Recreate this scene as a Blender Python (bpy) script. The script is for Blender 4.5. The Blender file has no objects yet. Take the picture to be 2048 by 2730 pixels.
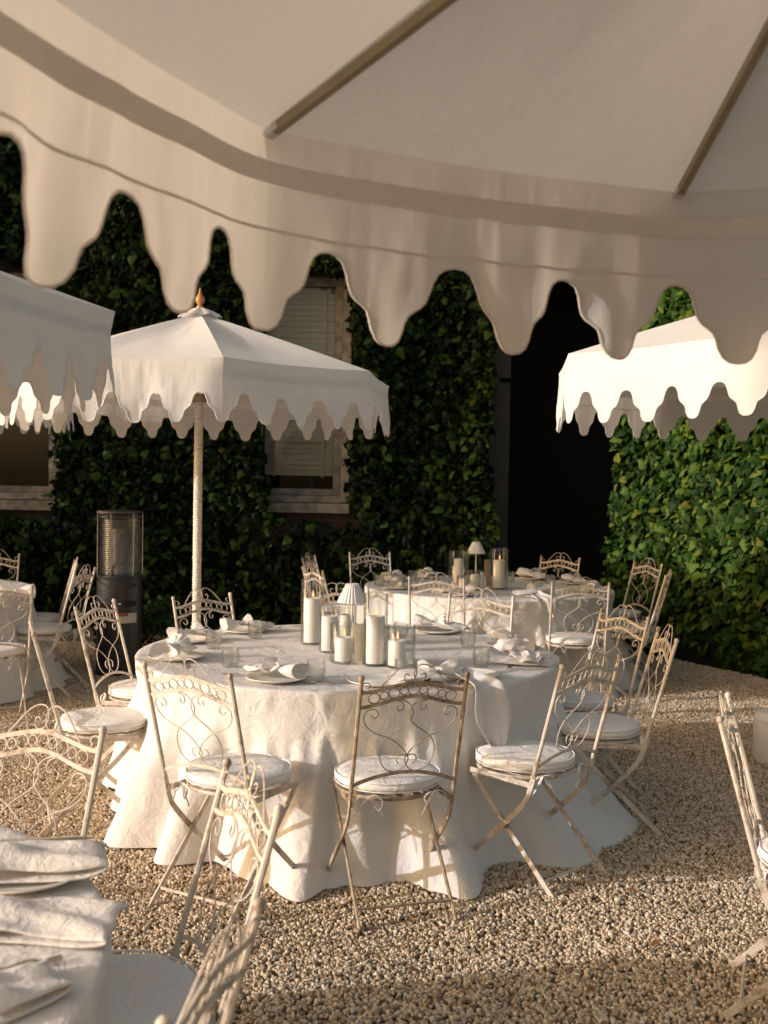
import bpy, math, random
import numpy as np
from mathutils import Vector, Matrix, noise as mnoise

R_ = math.radians
PI = math.pi
random.seed(7)
sc = bpy.context.scene
COL = sc.collection

# ------------------------------------------------------------------ camera
F_PX, CAM_H, PITCH, ROLL = 2850.0, 1.63, R_(1.63), R_(0.95)
cam = bpy.data.cameras.new('camera')
cam.sensor_fit = 'HORIZONTAL'; cam.sensor_width = 24.0; cam.lens = 24.0 * F_PX / 2048
cam.clip_start = 0.05; cam.clip_end = 500
cam.dof.use_dof = True; cam.dof.focus_distance = 4.6; cam.dof.aperture_fstop = 3.6; cam.dof.aperture_blades = 9
CAM_ROT = Matrix.Rotation(PI / 2 - PITCH, 3, 'X') @ Matrix.Rotation(ROLL, 3, 'Z')
co = bpy.data.objects.new('camera', cam); COL.objects.link(co)
co.matrix_world = Matrix.Translation((0, 0, CAM_H)) @ CAM_ROT.to_4x4()
sc.camera = co

# ------------------------------------------------------------------ world, sun, exposure
SUN_AZ, SUN_EL = 253.5, 15.5          # azimuth clockwise from +Y
world = bpy.data.worlds.new('World'); sc.world = world; world.use_nodes = True
wn = world.node_tree
sky = wn.nodes.new('ShaderNodeTexSky'); sky.sky_type = 'NISHITA'; sky.sun_disc = False
sky.sun_elevation = R_(SUN_EL); sky.sun_rotation = R_(SUN_AZ)
sky.dust_density = 4.0; sky.ozone_density = 0.5; sky.air_density = 0.9
warm = wn.nodes.new('ShaderNodeMix'); warm.data_type = 'RGBA'; warm.blend_type = 'MULTIPLY'; warm.inputs['Factor'].default_value = 1.0
warm.inputs[7].default_value = (1.0, .85, .67, 1)          # the warm evening air, the same all round
wn.links.new(sky.outputs[0], warm.inputs[6]); wn.links.new(warm.outputs[2], wn.nodes['Background'].inputs[0])
wn.nodes['Background'].inputs[1].default_value = 0.145
sl = bpy.data.lights.new('sun', 'SUN'); sl.energy = 2.0; sl.angle = R_(0.55); sl.color = (1.0, 0.965, 0.985)
so = bpy.data.objects.new('sun', sl); COL.objects.link(so)
S = Vector((math.sin(R_(SUN_AZ)) * math.cos(R_(SUN_EL)), math.cos(R_(SUN_AZ)) * math.cos(R_(SUN_EL)), math.sin(R_(SUN_EL))))
so.rotation_euler = S.to_track_quat('Z', 'Y').to_euler(); so.location = S * 30
vs = sc.view_settings
vs.view_transform = 'Standard'; vs.look = 'None'; vs.gamma = 1.0; vs.use_curve_mapping = False
vs.exposure = 0.78
vs.use_white_balance = False
sc.cycles.use_denoising = True
sc.cycles.max_bounces = 10; sc.cycles.diffuse_bounces = 5; sc.cycles.transparent_max_bounces = 24
sc.cycles.transmission_bounces = 8; sc.cycles.sample_clamp_indirect = 6.0

def W(px, py, z):
    """the point of the place at height z that the photograph shows at pixel px, py"""
    d = CAM_ROT @ Vector(((px - 1024) / F_PX, -(py - 1365) / F_PX, -1.0))
    t = (z - CAM_H) / d.z
    return Vector((d.x * t, d.y * t, z))

def WD(px, py, y):
    d = CAM_ROT @ Vector(((px - 1024) / F_PX, -(py - 1365) / F_PX, -1.0))
    t = y / d.y
    return Vector((d.x * t, y, CAM_H + d.z * t))

# ------------------------------------------------------------------ object helpers
class MB:
    def __init__(s): s.v = []; s.f = []
    def add(s, v, f):
        b = len(s.v); s.v += [tuple(p) for p in v]; s.f += [tuple(b + i for i in q) for q in f]; return s
    def box(s, c, h, rot=None):
        v = []
        for i in (-1, 1):
            for j in (-1, 1):
                for k in (-1, 1):
                    p = Vector((i * h[0], j * h[1], k * h[2]))
                    if rot is not None: p = rot @ p
                    v.append(Vector(c) + p)
        return s.add(v, [(0, 1, 3, 2), (4, 6, 7, 5), (0, 4, 5, 1), (2, 3, 7, 6), (0, 2, 6, 4), (1, 5, 7, 3)])
    def sweep(s, pts, prof, closed=False, up=None, scale=None):
        """prof: 2D outline carried along pts"""
        pts = [Vector(p) for p in pts]; n = len(pts); m = len(prof); v = []; f = []
        tg = []
        for i in range(n):
            if closed: t = pts[(i + 1) % n] - pts[i - 1]
            else: t = pts[min(i + 1, n - 1)] - pts[max(i - 1, 0)]
            tg.append(t.normalized())
        nrm = Vector(up) if up else Vector((1, 0, 0))
        if abs(nrm.dot(tg[0])) > .95: nrm = Vector((0, 0, 1))
        for i in range(n):
            nrm = (nrm - tg[i] * nrm.dot(tg[i])).normalized()
            b = tg[i].cross(nrm); k = scale[i] if scale else 1
            for (a, c) in prof: v.append(pts[i] + nrm * a * k + b * c * k)
        for i in range(n if closed else n - 1):
            for j in range(m):
                f.append((i * m + j, i * m + (j + 1) % m, ((i + 1) % n) * m + (j + 1) % m, ((i + 1) % n) * m + j))
        if not closed:
            f.append(tuple(range(m))[::-1]); f.append(tuple((n - 1) * m + j for j in range(m)))
        return s.add(v, f)
    def tube(s, pts, r, sides=6, closed=False, scale=None):
        return s.sweep(pts, [(r * math.cos(2 * PI * k / sides), r * math.sin(2 * PI * k / sides)) for k in range(sides)], closed, None, scale)
    def lathe(s, prof, seg=24, c=(0, 0, 0), fr=None, cap=False):
        v = []; f = []; n = len(prof)
        for i, (r, z) in enumerate(prof):
            for k in range(seg):
                a = 2 * PI * k / seg
                rr = r * (fr(i, k) if fr else 1)
                v.append((c[0] + rr * math.cos(a), c[1] + rr * math.sin(a), c[2] + z))
        for i in range(n - 1):
            for k in range(seg):
                f.append((i * seg + k, i * seg + (k + 1) % seg, (i + 1) * seg + (k + 1) % seg, (i + 1) * seg + k))
        if cap:
            f.append(tuple(range(seg))[::-1]); f.append(tuple((n - 1) * seg + k for k in range(seg)))
        return s.add(v, f)
    def grid(s, fn, nu, nv, closed_u=False):
        v = [fn(i / (nu if closed_u else nu - 1), j / (nv - 1)) for j in range(nv) for i in range(nu)]
        f = []
        for j in range(nv - 1):
            for i in range(nu if closed_u else nu - 1):
                a, b = i, (i + 1) % nu
                f.append((j * nu + a, j * nu + b, (j + 1) * nu + b, (j + 1) * nu + a))
        return s.add(v, f)
    def build(s, name, mat, parent=None, smooth=True, loc=None):
        me = bpy.data.meshes.new(name); me.from_pydata([tuple(p) for p in s.v], [], s.f); me.update()
        if smooth:
            me.polygons.foreach_set('use_smooth', [True] * len(me.polygons))
            try: me.set_sharp_from_angle(angle=R_(40))
            except Exception: pass
        me.materials.append(mat)
        o = bpy.data.objects.new(name, me); COL.objects.link(o)
        if parent: o.parent = parent
        if loc is not None: o.location = loc
        return o

def tag(o, label, cat, group=None):
    o['label'] = label; o['category'] = cat
    if group: o['group'] = group
    return o

def empty(name, loc, rz=0.0):
    o = bpy.data.objects.new(name, None); COL.objects.link(o); o.empty_display_size = .1
    o.location = loc; o.rotation_euler = (0, 0, rz); return o

def copy_tree(o, parent=None):
    c = o.copy(); COL.objects.link(c)
    if parent: c.parent = parent
    for ch in list(KIDS.get(o.name, [])) or [x for x in o.children]:
        copy_tree(ch, c)
    return c
KIDS = {}

def catmull(pts, n=4):
    P = [Vector(p) for p in pts]; out = []
    for i in range(len(P) - 1):
        p0 = P[max(i - 1, 0)]; p1 = P[i]; p2 = P[i + 1]; p3 = P[min(i + 2, len(P) - 1)]
        for k in range(n):
            t = k / n
            out.append(.5 * ((2 * p1) + (p2 - p0) * t + (2 * p0 - 5 * p1 + 4 * p2 - p3) * t * t + (3 * p1 - p0 - 3 * p2 + p3) * t ** 3))
    out.append(P[-1]); return out

# ------------------------------------------------------------------ materials
def mat(name):
    m = bpy.data.materials.new(name); m.use_nodes = True
    nt = m.node_tree; b = nt.nodes.get('Principled BSDF'); return m, nt, b
def nd(nt, t, **kw):
    n = nt.nodes.new(t)
    for k, v in kw.items(): setattr(n, k, v)
    return n
def tex_noise(nt, scale, detail=3, rough=.55, coord='Object', dist=0):
    tc = nd(nt, 'ShaderNodeTexCoord'); n = nd(nt, 'ShaderNodeTexNoise')
    n.inputs['Scale'].default_value = scale; n.inputs['Detail'].default_value = detail
    n.inputs['Roughness'].default_value = rough; n.inputs['Distortion'].default_value = dist
    nt.links.new(tc.outputs[coord], n.inputs['Vector']); return n
def ramp(nt, fac, stops):
    r = nd(nt, 'ShaderNodeValToRGB'); e = r.color_ramp.elements
    while len(e) < len(stops): e.new(.5)
    for i, (p, c) in enumerate(stops): e[i].position = p; e[i].color = (*c, 1)
    nt.links.new(fac, r.inputs[0]); return r
def bump(nt, h, strength, dist, prev=None):
    b = nd(nt, 'ShaderNodeBump'); b.inputs['Strength'].default_value = strength; b.inputs['Distance'].default_value = dist
    nt.links.new(h, b.inputs['Height'])
    if prev: nt.links.new(prev.outputs[0], b.inputs['Normal'])
    return b

def cloth_mat(name, c1, c2, transl, wrinkle=.5, wscale=9, weave=True, tcol=None, dist=.8, grain=.25):
    m, nt, b = mat(name)
    n1 = tex_noise(nt, 1.7, 4); r = ramp(nt, n1.outputs['Fac'], [(.3, c2), (.62, c1)])
    nt.links.new(r.outputs[0], b.inputs['Base Color']); b.inputs['Roughness'].default_value = .9
    b.inputs['Specular IOR Level'].default_value = .15
    n2 = tex_noise(nt, wscale, 4, .6, 'Object', dist); bp = bump(nt, n2.outputs['Fac'], wrinkle, .016); n5 = tex_noise(nt, wscale * 4.5, 3, .6, 'Object', dist * .5); bp = bump(nt, n5.outputs['Fac'], wrinkle * .6, .004, bp)
    if weave:
        n3 = tex_noise(nt, 420, 2); bp = bump(nt, n3.outputs['Fac'], grain, .0008, bp)
    nt.links.new(bp.outputs[0], b.inputs['Normal'])
    if transl:
        t = nd(nt, 'ShaderNodeBsdfTranslucent'); t.inputs[0].default_value = (*(tcol or c1), 1)
        nt.links.new(bp.outputs[0], t.inputs['Normal'])
        mx = nd(nt, 'ShaderNodeMixShader'); mx.inputs[0].default_value = transl
        nt.links.new(b.outputs[0], mx.inputs[1]); nt.links.new(t.outputs[0], mx.inputs[2])
        nt.links.new(mx.outputs[0], nt.nodes['Material Output'].inputs[0])
    return m

M_CANVAS = cloth_mat('cream_canvas', (.755, .74, .715), (.72, .70, .67), .25, .26, 5, True, (.74, .71, .66), 0, .8)
M_HEM = cloth_mat('hem_canvas', (.83, .81, .775), (.80, .775, .74), .10, .4, 40, True, (.72, .66, .58))
M_CLOTH = cloth_mat('white_linen', (.735, .712, .685), (.70, .672, .64), .12, .8, 9)
M_NAPKIN = cloth_mat('napkin_linen', (.77, .74, .71), (.74, .71, .68), .18, .5, 22)
M_CUSHION = cloth_mat('cushion_cotton', (.76, .74, .715), (.72, .70, .67), 0, .6, 14)
M_PIPING = cloth_mat('piping_cotton', (.80, .77, .72), (.77, .74, .69), .2, 0, 8, False)

def paint_mat(name, base, worn, lo, hi):
    m, nt, b = mat(name)
    n = tex_noise(nt, 28, 5, .7); n2 = tex_noise(nt, 5, 2)
    mul = nd(nt, 'ShaderNodeMath', operation='ADD'); nt.links.new(n.outputs['Fac'], mul.inputs[0])
    sc2 = nd(nt, 'ShaderNodeMath', operation='MULTIPLY'); sc2.inputs[1].default_value = .5
    nt.links.new(n2.outputs['Fac'], sc2.inputs[0]); nt.links.new(sc2.outputs[0], mul.inputs[1])
    r = ramp(nt, mul.outputs[0], [(lo, base), (hi, worn)])
    nt.links.new(r.outputs[0], b.inputs['Base Color']); b.inputs['Roughness'].default_value = .45
    b.inputs['Specular IOR Level'].default_value = .4
    bp = bump(nt, n.outputs['Fac'], .35, .002); nt.links.new(bp.outputs[0], b.inputs['Normal'])
    return m
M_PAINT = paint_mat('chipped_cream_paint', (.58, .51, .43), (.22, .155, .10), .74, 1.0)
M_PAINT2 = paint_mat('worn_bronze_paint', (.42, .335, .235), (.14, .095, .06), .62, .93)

def flat_mat(name, c, rough=.6, metal=0, spec=.4, var=.0, scale=6):
    m, nt, b = mat(name)
    if var:
        n = tex_noise(nt, scale, 4); r = ramp(nt, n.outputs['Fac'], [(.3, tuple(x * (1 - var) for x in c)), (.7, tuple(min(1, x * (1 + var)) for x in c))])
        nt.links.new(r.outputs[0], b.inputs['Base Color'])
    else: b.inputs['Base Color'].default_value = (*c, 1)
    b.inputs['Roughness'].default_value = rough; b.inputs['Metallic'].default_value = metal
    b.inputs['Specular IOR Level'].default_value = spec
    return m
M_RIB = flat_mat('olive_painted_timber', (.30, .26, .165), .5, 0, .3, .12, 20)
M_FINIAL = flat_mat('varnished_orange_wood', (.45, .20, .06), .35, 0, .5, .2, 30)
M_ROPE = cloth_mat('white_cord', (.74, .68, .60), (.64, .57, .48), 0, .6, 60)
M_STONE = flat_mat('pale_base_stone', (.74, .72, .69), .85, 0, .2, .1, 12)
M_BLACK = flat_mat('black_enamel', (.022, .022, .022), .38, 0, .5, .2, 8)
M_DARKMETAL = flat_mat('dark_burner_metal', (.13, .115, .10), .4, .8, .5, .2, 14)
M_STEEL = flat_mat('polished_steel', (.62, .60, .56), .22, 1)
M_SILVER = flat_mat('cutlery_steel', (.55, .53, .50), .2, 1)
M_WAX = None
def wax():
    m, nt, b = mat('white_wax'); b.inputs['Base Color'].default_value = (.86, .82, .76, 1); b.inputs['Roughness'].default_value = .5
    b.inputs['Subsurface Weight'].default_value = .25; b.inputs['Subsurface Radius'].default_value = (.02, .012, .008); b.inputs['Subsurface Scale'].default_value = .6
    return m
M_WAX = wax()
M_WICK = flat_mat('charred_wick', (.02, .015, .012), .9)
def flame_m():
    m, nt, b = mat('candle_flame'); b.inputs['Base Color'].default_value = (.9, .35, .1, 1)
    b.inputs['Emission Color'].default_value = (1, .36, .13, 1); b.inputs['Emission Strength'].default_value = 1.6; return m
M_FLAME = flame_m()
M_PORC = flat_mat('cream_porcelain', (.80, .77, .70), .2, 0, .5)
M_SHADE = cloth_mat('pleated_white_fabric', (.82, .80, .78), (.80, .78, .75), .2, 0, 8, False)
M_LAMPMETAL = flat_mat('white_lamp_metal', (.78, .76, .72), .3, 0, .5)
def glass_m(name, tint, gl_rough, refr=0.0, bumps=0):
    m, nt, b = mat(name); nt.nodes.remove(b)
    tr = nd(nt, 'ShaderNodeBsdfTransparent'); tr.inputs[0].default_value = (*tint, 1)
    gl = nd(nt, 'ShaderNodeBsdfGlossy'); gl.inputs['Roughness'].default_value = gl_rough
    fr = nd(nt, 'ShaderNodeLayerWeight'); fr.inputs[0].default_value = .5
    pw = nd(nt, 'ShaderNodeMath', operation='POWER'); pw.inputs[1].default_value = 2.7; nt.links.new(fr.outputs['Facing'], pw.inputs[0])
    ad = nd(nt, 'ShaderNodeMath', operation='MULTIPLY_ADD'); ad.inputs[1].default_value = .75; ad.inputs[2].default_value = .035; nt.links.new(pw.outputs[0], ad.inputs[0])
    bp = None
    if bumps:
        vor = nd(nt, 'ShaderNodeTexVoronoi'); tc = nd(nt, 'ShaderNodeTexCoord'); vor.inputs['Scale'].default_value = bumps
        nt.links.new(tc.outputs['Object'], vor.inputs['Vector']); bp = bump(nt, vor.outputs['Distance'], .6, .004)
        nt.links.new(bp.outputs[0], gl.inputs['Normal']); nt.links.new(bp.outputs[0], fr.inputs['Normal'])
    src = tr
    if refr:
        rf = nd(nt, 'ShaderNodeBsdfRefraction'); rf.inputs['IOR'].default_value = 1.35; rf.inputs['Roughness'].default_value = .02
        rf.inputs[0].default_value = (*tint, 1)
        if bp: nt.links.new(bp.outputs[0], rf.inputs['Normal'])
        m0 = nd(nt, 'ShaderNodeMixShader'); m0.inputs[0].default_value = refr
        nt.links.new(tr.outputs[0], m0.inputs[1]); nt.links.new(rf.outputs[0], m0.inputs[2]); src = m0
    mx = nd(nt, 'ShaderNodeMixShader'); nt.links.new(ad.outputs[0], mx.inputs[0])
    nt.links.new(src.outputs[0], mx.inputs[1]); nt.links.new(gl.outputs[0], mx.inputs[2])
    nt.links.new(mx.outputs[0], nt.nodes['Material Output'].inputs[0]); return m
M_GLASS = glass_m('clear_glass', (.925, .93, .925), .01)
M_CRYSTAL = glass_m('cut_crystal', (.965, .975, .97), .04, .18, 130)
M_PANE = glass_m('window_glass', (.85, .86, .84), .02)
def card_m(name, paper, ink, sy, sz):
    m, nt, b = mat(name); tc = nd(nt, 'ShaderNodeTexCoord'); mp = nd(nt, 'ShaderNodeMapping')
    mp.inputs['Scale'].default_value = (sy, 1, sz); nt.links.new(tc.outputs['Object'], mp.inputs['Vector'])
    n = nd(nt, 'ShaderNodeTexNoise'); n.inputs['Scale'].default_value = 1; n.inputs['Detail'].default_value = 1
    nt.links.new(mp.outputs[0], n.inputs['Vector'])
    r = ramp(nt, n.outputs['Fac'], [(.60, paper), (.66, ink)]); nt.links.new(r.outputs[0], b.inputs['Base Color'])
    b.inputs['Roughness'].default_value = .8; return m
M_CARD = card_m('printed_card', (.62, .56, .42), (.35, .29, .2), 300, 70)
M_CARDW = flat_mat('white_card', (.80, .77, .72), .8)
M_CARDP = flat_mat('blush_card', (.66, .47, .38), .8, 0, .3, .1, 30)

def leaf_m(name, dark, mid, light, transl):
    m, nt, b = mat(name); at = nd(nt, 'ShaderNodeAttribute'); at.attribute_name = 'tint'
    r = ramp(nt, at.outputs['Fac'], [(0, dark), (.62, mid), (.9, light), (1, (light[0] * 1.5, light[1] * .9, light[2] * .9))])
    nt.links.new(r.outputs[0], b.inputs['Base Color']); b.inputs['Roughness'].default_value = .5; b.inputs['Specular IOR Level'].default_value = .10
    t = nd(nt, 'ShaderNodeBsdfTranslucent'); nt.links.new(r.outputs[0], t.inputs[0])
    mx = nd(nt, 'ShaderNodeMixShader'); mx.inputs[0].default_value = transl
    nt.links.new(b.outputs[0], mx.inputs[1]); nt.links.new(t.outputs[0], mx.inputs[2])
    nt.links.new(mx.outputs[0], nt.nodes['Material Output'].inputs[0]); return m
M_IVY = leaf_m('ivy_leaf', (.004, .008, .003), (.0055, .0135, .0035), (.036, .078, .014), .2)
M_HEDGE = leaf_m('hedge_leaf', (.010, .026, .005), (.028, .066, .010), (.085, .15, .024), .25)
M_BOX = leaf_m('boxwood_leaf', (.015, .03, .007), (.03, .06, .014), (.06, .10, .02), .2)
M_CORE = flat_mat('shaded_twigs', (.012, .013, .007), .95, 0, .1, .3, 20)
M_STEM = flat_mat('woody_stem', (.06, .04, .025), .9, 0, .1, .3, 20)

def brick_m():
    m, nt, b = mat('dark_red_brick'); tc = nd(nt, 'ShaderNodeTexCoord'); mp = nd(nt, 'ShaderNodeMapping')
    mp.inputs['Rotation'].default_value = (PI / 2, 0, 0); nt.links.new(tc.outputs['Object'], mp.inputs['Vector'])
    br = nd(nt, 'ShaderNodeTexBrick'); br.inputs['Scale'].default_value = 4.2
    br.inputs['Color1'].default_value = (.055, .026, .018, 1); br.inputs['Color2'].default_value = (.03, .016, .012, 1); br.inputs['Mortar'].default_value = (.05, .042, .034, 1)
    nt.links.new(mp.outputs[0], br.inputs['Vector']); nt.links.new(br.outputs['Color'], b.inputs['Base Color'])
    b.inputs['Roughness'].default_value = .9; bp = bump(nt, br.outputs['Fac'], -.6, .01); nt.links.new(bp.outputs[0], b.inputs['Normal']); return m
M_BRICK = brick_m()
M_FRAME = flat_mat('peeling_window_paint', (.27, .24, .195), .8, 0, .2, .4, 9)
M_BLIND = flat_mat('aged_blind_slat', (.66, .57, .44), .6, 0, .3, .15, 5)
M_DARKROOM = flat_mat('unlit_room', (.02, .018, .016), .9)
M_DOOR = flat_mat('dark_door_timber', (.07, .06, .05), .6, 0, .3, .2, 8)

# ------------------------------------------------------------------ ground and gravel
def gz(x, y):
    return .020 * mnoise.noise((x * 1.7, y * 1.7, 0)) + .010 * mnoise.noise((x * 4.1, y * 4.1, 6)) + .012 * mnoise.noise((x * .55 + 9, y * .55, 3))
def axis(lo, hi, st, far):
    a = list(np.arange(lo, hi + 1e-6, st)); return [-t for t in far[::-1] if -t < lo] + a + [t for t in far if t > hi]
far = [8, 12, 18, 30, 60, 150]
xs = axis(-4.4, 4.4, .11, far); ys = [-150, -60, -30, -15, -8, -4, -1, .6] + list(np.arange(1.6, 11.6, .11)) + [12.5, 15, 20, 40, 150]
g = MB(); nx = len(xs)
for y in ys:
    for x in xs:
        inn = abs(x) < 4.5 and 1.5 < y < 11.6
        g.v.append((x, y, gz(x, y) - .006 if inn else -.01))
for j in range(len(ys) - 1):
    for i in range(nx - 1):
        g.f.append((j * nx + i, j * nx + i + 1, (j + 1) * nx + i + 1, (j + 1) * nx + i))
def ground_m():
    m, nt, b = mat('gravel_bed'); tc = nd(nt, 'ShaderNodeTexCoord'); v = nd(nt, 'ShaderNodeTexVoronoi'); v.inputs['Scale'].default_value = 46
    nt.links.new(tc.outputs['Object'], v.inputs['Vector'])
    r = ramp(nt, v.outputs['Color'], [(.1, (.10, .072, .045)), (.5, (.18, .13, .085)), (.9, (.27, .20, .14))]); nt.links.new(r.outputs[0], b.inputs['Base Color'])
    b.inputs['Roughness'].default_value = .9; bp = bump(nt, v.outputs['Distance'], -.8, .012); nt.links.new(bp.outputs[0], b.inputs['Normal']); return m
go = g.build('ground', ground_m()); go['kind'] = 'structure'

def pebble_m():
    m, nt, b = mat('pebble'); oi = nd(nt, 'ShaderNodeObjectInfo')
    r = ramp(nt, oi.outputs['Random'], [(0, (.19, .135, .085)), (.25, (.37, .285, .19)), (.5, (.49, .39, .275)), (.8, (.59, .49, .365)), (.95, (.70, .62, .50)), (1, (.44, .27, .145))])
    nt.links.new(r.outputs[0], b.inputs['Base Color']); b.inputs['Roughness'].default_value = .75; b.inputs['Specular IOR Level'].default_value = .25
    return m
M_PEB = pebble_m()
gm = MB()
gx = np.arange(-4.3, 4.31, .12); gy = np.arange(2.6, 10.6, .12)
gm.v = [(x, y, gz(x, y)) for y in gy for x in gx]; n = len(gx)
for j in range(len(gy) - 1):
    for i in range(n - 1):
        xm = gx[i]; ym = gy[j]
        if abs(xm) < .37 * ym + .35: gm.f.append((j * n + i, j * n + i + 1, (j + 1) * n + i + 1, (j + 1) * n + i))
gravel = gm.build('gravel', M_PEB); gravel['kind'] = 'stuff'
gravel['label'] = 'rounded tan and cream pebbles covering the courtyard'
ng = bpy.data.node_groups.new('pebbles', 'GeometryNodeTree')
ng.interface.new_socket('Geometry', in_out='INPUT', socket_type='NodeSocketGeometry')
ng.interface.new_socket('Geometry', in_out='OUTPUT', socket_type='NodeSocketGeometry')
gi = ng.nodes.new('NodeGroupInput'); gout = ng.nodes.new('NodeGroupOutput')
dp = ng.nodes.new('GeometryNodeDistributePointsOnFaces'); dp.inputs['Density'].default_value = 7200
ng.links.new(gi.outputs[0], dp.inputs['Mesh'])
jn = ng.nodes.new('GeometryNodeJoinGeometry')
for k in range(4):
    ico = ng.nodes.new('GeometryNodeMeshIcoSphere'); ico.inputs['Radius'].default_value = 1; ico.inputs['Subdivisions'].default_value = 2
    pos = ng.nodes.new('GeometryNodeInputPosition'); nz = ng.nodes.new('ShaderNodeTexNoise'); nz.inputs['Scale'].default_value = .9
    off = ng.nodes.new('ShaderNodeVectorMath'); off.operation = 'ADD'; off.inputs[1].default_value = (k * 7.3, k * 3.1, 0)
    ng.links.new(pos.outputs[0], off.inputs[0]); ng.links.new(off.outputs[0], nz.inputs['Vector'])
    sb = ng.nodes.new('ShaderNodeVectorMath'); sb.operation = 'SUBTRACT'; sb.inputs[1].default_value = (.5, .5, .5)
    ng.links.new(nz.outputs['Color'], sb.inputs[0])
    ml = ng.nodes.new('ShaderNodeVectorMath'); ml.operation = 'SCALE'; ml.inputs['Scale'].default_value = .6
    ng.links.new(sb.outputs[0], ml.inputs[0])
    sp = ng.nodes.new('GeometryNodeSetPosition'); ng.links.new(ico.outputs[0], sp.inputs['Geometry']); ng.links.new(ml.outputs[0], sp.inputs['Offset'])
    ss = ng.nodes.new('GeometryNodeSetShadeSmooth'); ng.links.new(sp.outputs[0], ss.inputs[0])
    sm = ng.nodes.new('GeometryNodeSetMaterial'); sm.inputs['Material'].default_value = M_PEB; ng.links.new(ss.outputs[0], sm.inputs['Geometry'])
    ti = ng.nodes.new('GeometryNodeGeometryToInstance'); ng.links.new(sm.outputs[0], ti.inputs[0]); ng.links.new(ti.outputs[0], jn.inputs[0])
iop = ng.nodes.new('GeometryNodeInstanceOnPoints'); iop.inputs['Pick Instance'].default_value = True
ng.links.new(dp.outputs['Points'], iop.inputs['Points']); ng.links.new(jn.outputs[0], iop.inputs['Instance'])
rv = ng.nodes.new('FunctionNodeRandomValue'); rv.data_type = 'FLOAT_VECTOR'; rv.inputs[1].default_value = (6.28, 6.28, 6.28)
ng.links.new(rv.outputs[0], iop.inputs['Rotation'])
rs = ng.nodes.new('FunctionNodeRandomValue'); rs.data_type = 'FLOAT_VECTOR'; rs.inputs[0].default_value = (.0050, .0045, .0038); rs.inputs[1].default_value = (.0128, .0108, .0086); rs.inputs['Seed'].default_value = 5
ng.links.new(rs.outputs[0], iop.inputs['Scale']); ng.links.new(iop.outputs[0], gout.inputs[0])
md = gravel.modifiers.new('pebbles', 'NODES'); md.node_group = ng

# ------------------------------------------------------------------ house
HY = 11.8
house = empty('house', (0, HY, 0))
tag(house, 'dark brick house wall overgrown with ivy behind the tables', 'house')
def at(px, py): p = WD(px, py, HY); return p.x, p.z
def hbox(m, x0, x1, z0, z1, y0, y1):      # local to the house (y measured from the wall face)
    return m.box(((x0 + x1) / 2, (y0 + y1) / 2, (z0 + z1) / 2), (abs(x1 - x0) / 2, abs(y1 - y0) / 2, abs(z1 - z0) / 2))
wx0, wz0 = at(672, 1318); wx1, wz1 = at(916, 735)
lx0, lz0 = -5.1, wz0 - .02; lx1 = at(140, 1290)[0]; lz1 = wz1
dx0 = at(1318, 1300)[0]; dx1 = 3.0; dz1 = 4.3
TOPZ = 7.2
m = MB()
def holes(x0, x1, hs):     # wall columns round the openings
    xs_ = [x0] + [v for h in hs for v in (h[0], h[1])] + [x1]
    for i in range(0, len(xs_), 2): hbox(m, xs_[i], xs_[i + 1], -.05, TOPZ, 0, .35)
    for (a, b, c, d) in hs:
        if c > 0: hbox(m, a, b, -.05, c, .0005, .35)
        hbox(m, a, b, d, TOPZ, .0005, .35)
holes(-9, 9, [(lx0, lx1, lz0, lz1), (wx0, wx1, wz0, wz1), (dx0, dx1, -.05, dz1)])
m.build('wall', M_BRICK, house, False)
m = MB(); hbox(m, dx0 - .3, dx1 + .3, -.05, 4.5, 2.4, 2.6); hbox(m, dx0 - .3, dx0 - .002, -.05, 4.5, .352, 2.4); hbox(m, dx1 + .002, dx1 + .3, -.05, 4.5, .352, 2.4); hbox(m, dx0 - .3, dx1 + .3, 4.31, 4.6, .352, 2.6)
m.build('porch_recess', M_DARKROOM, house, False)
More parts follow.
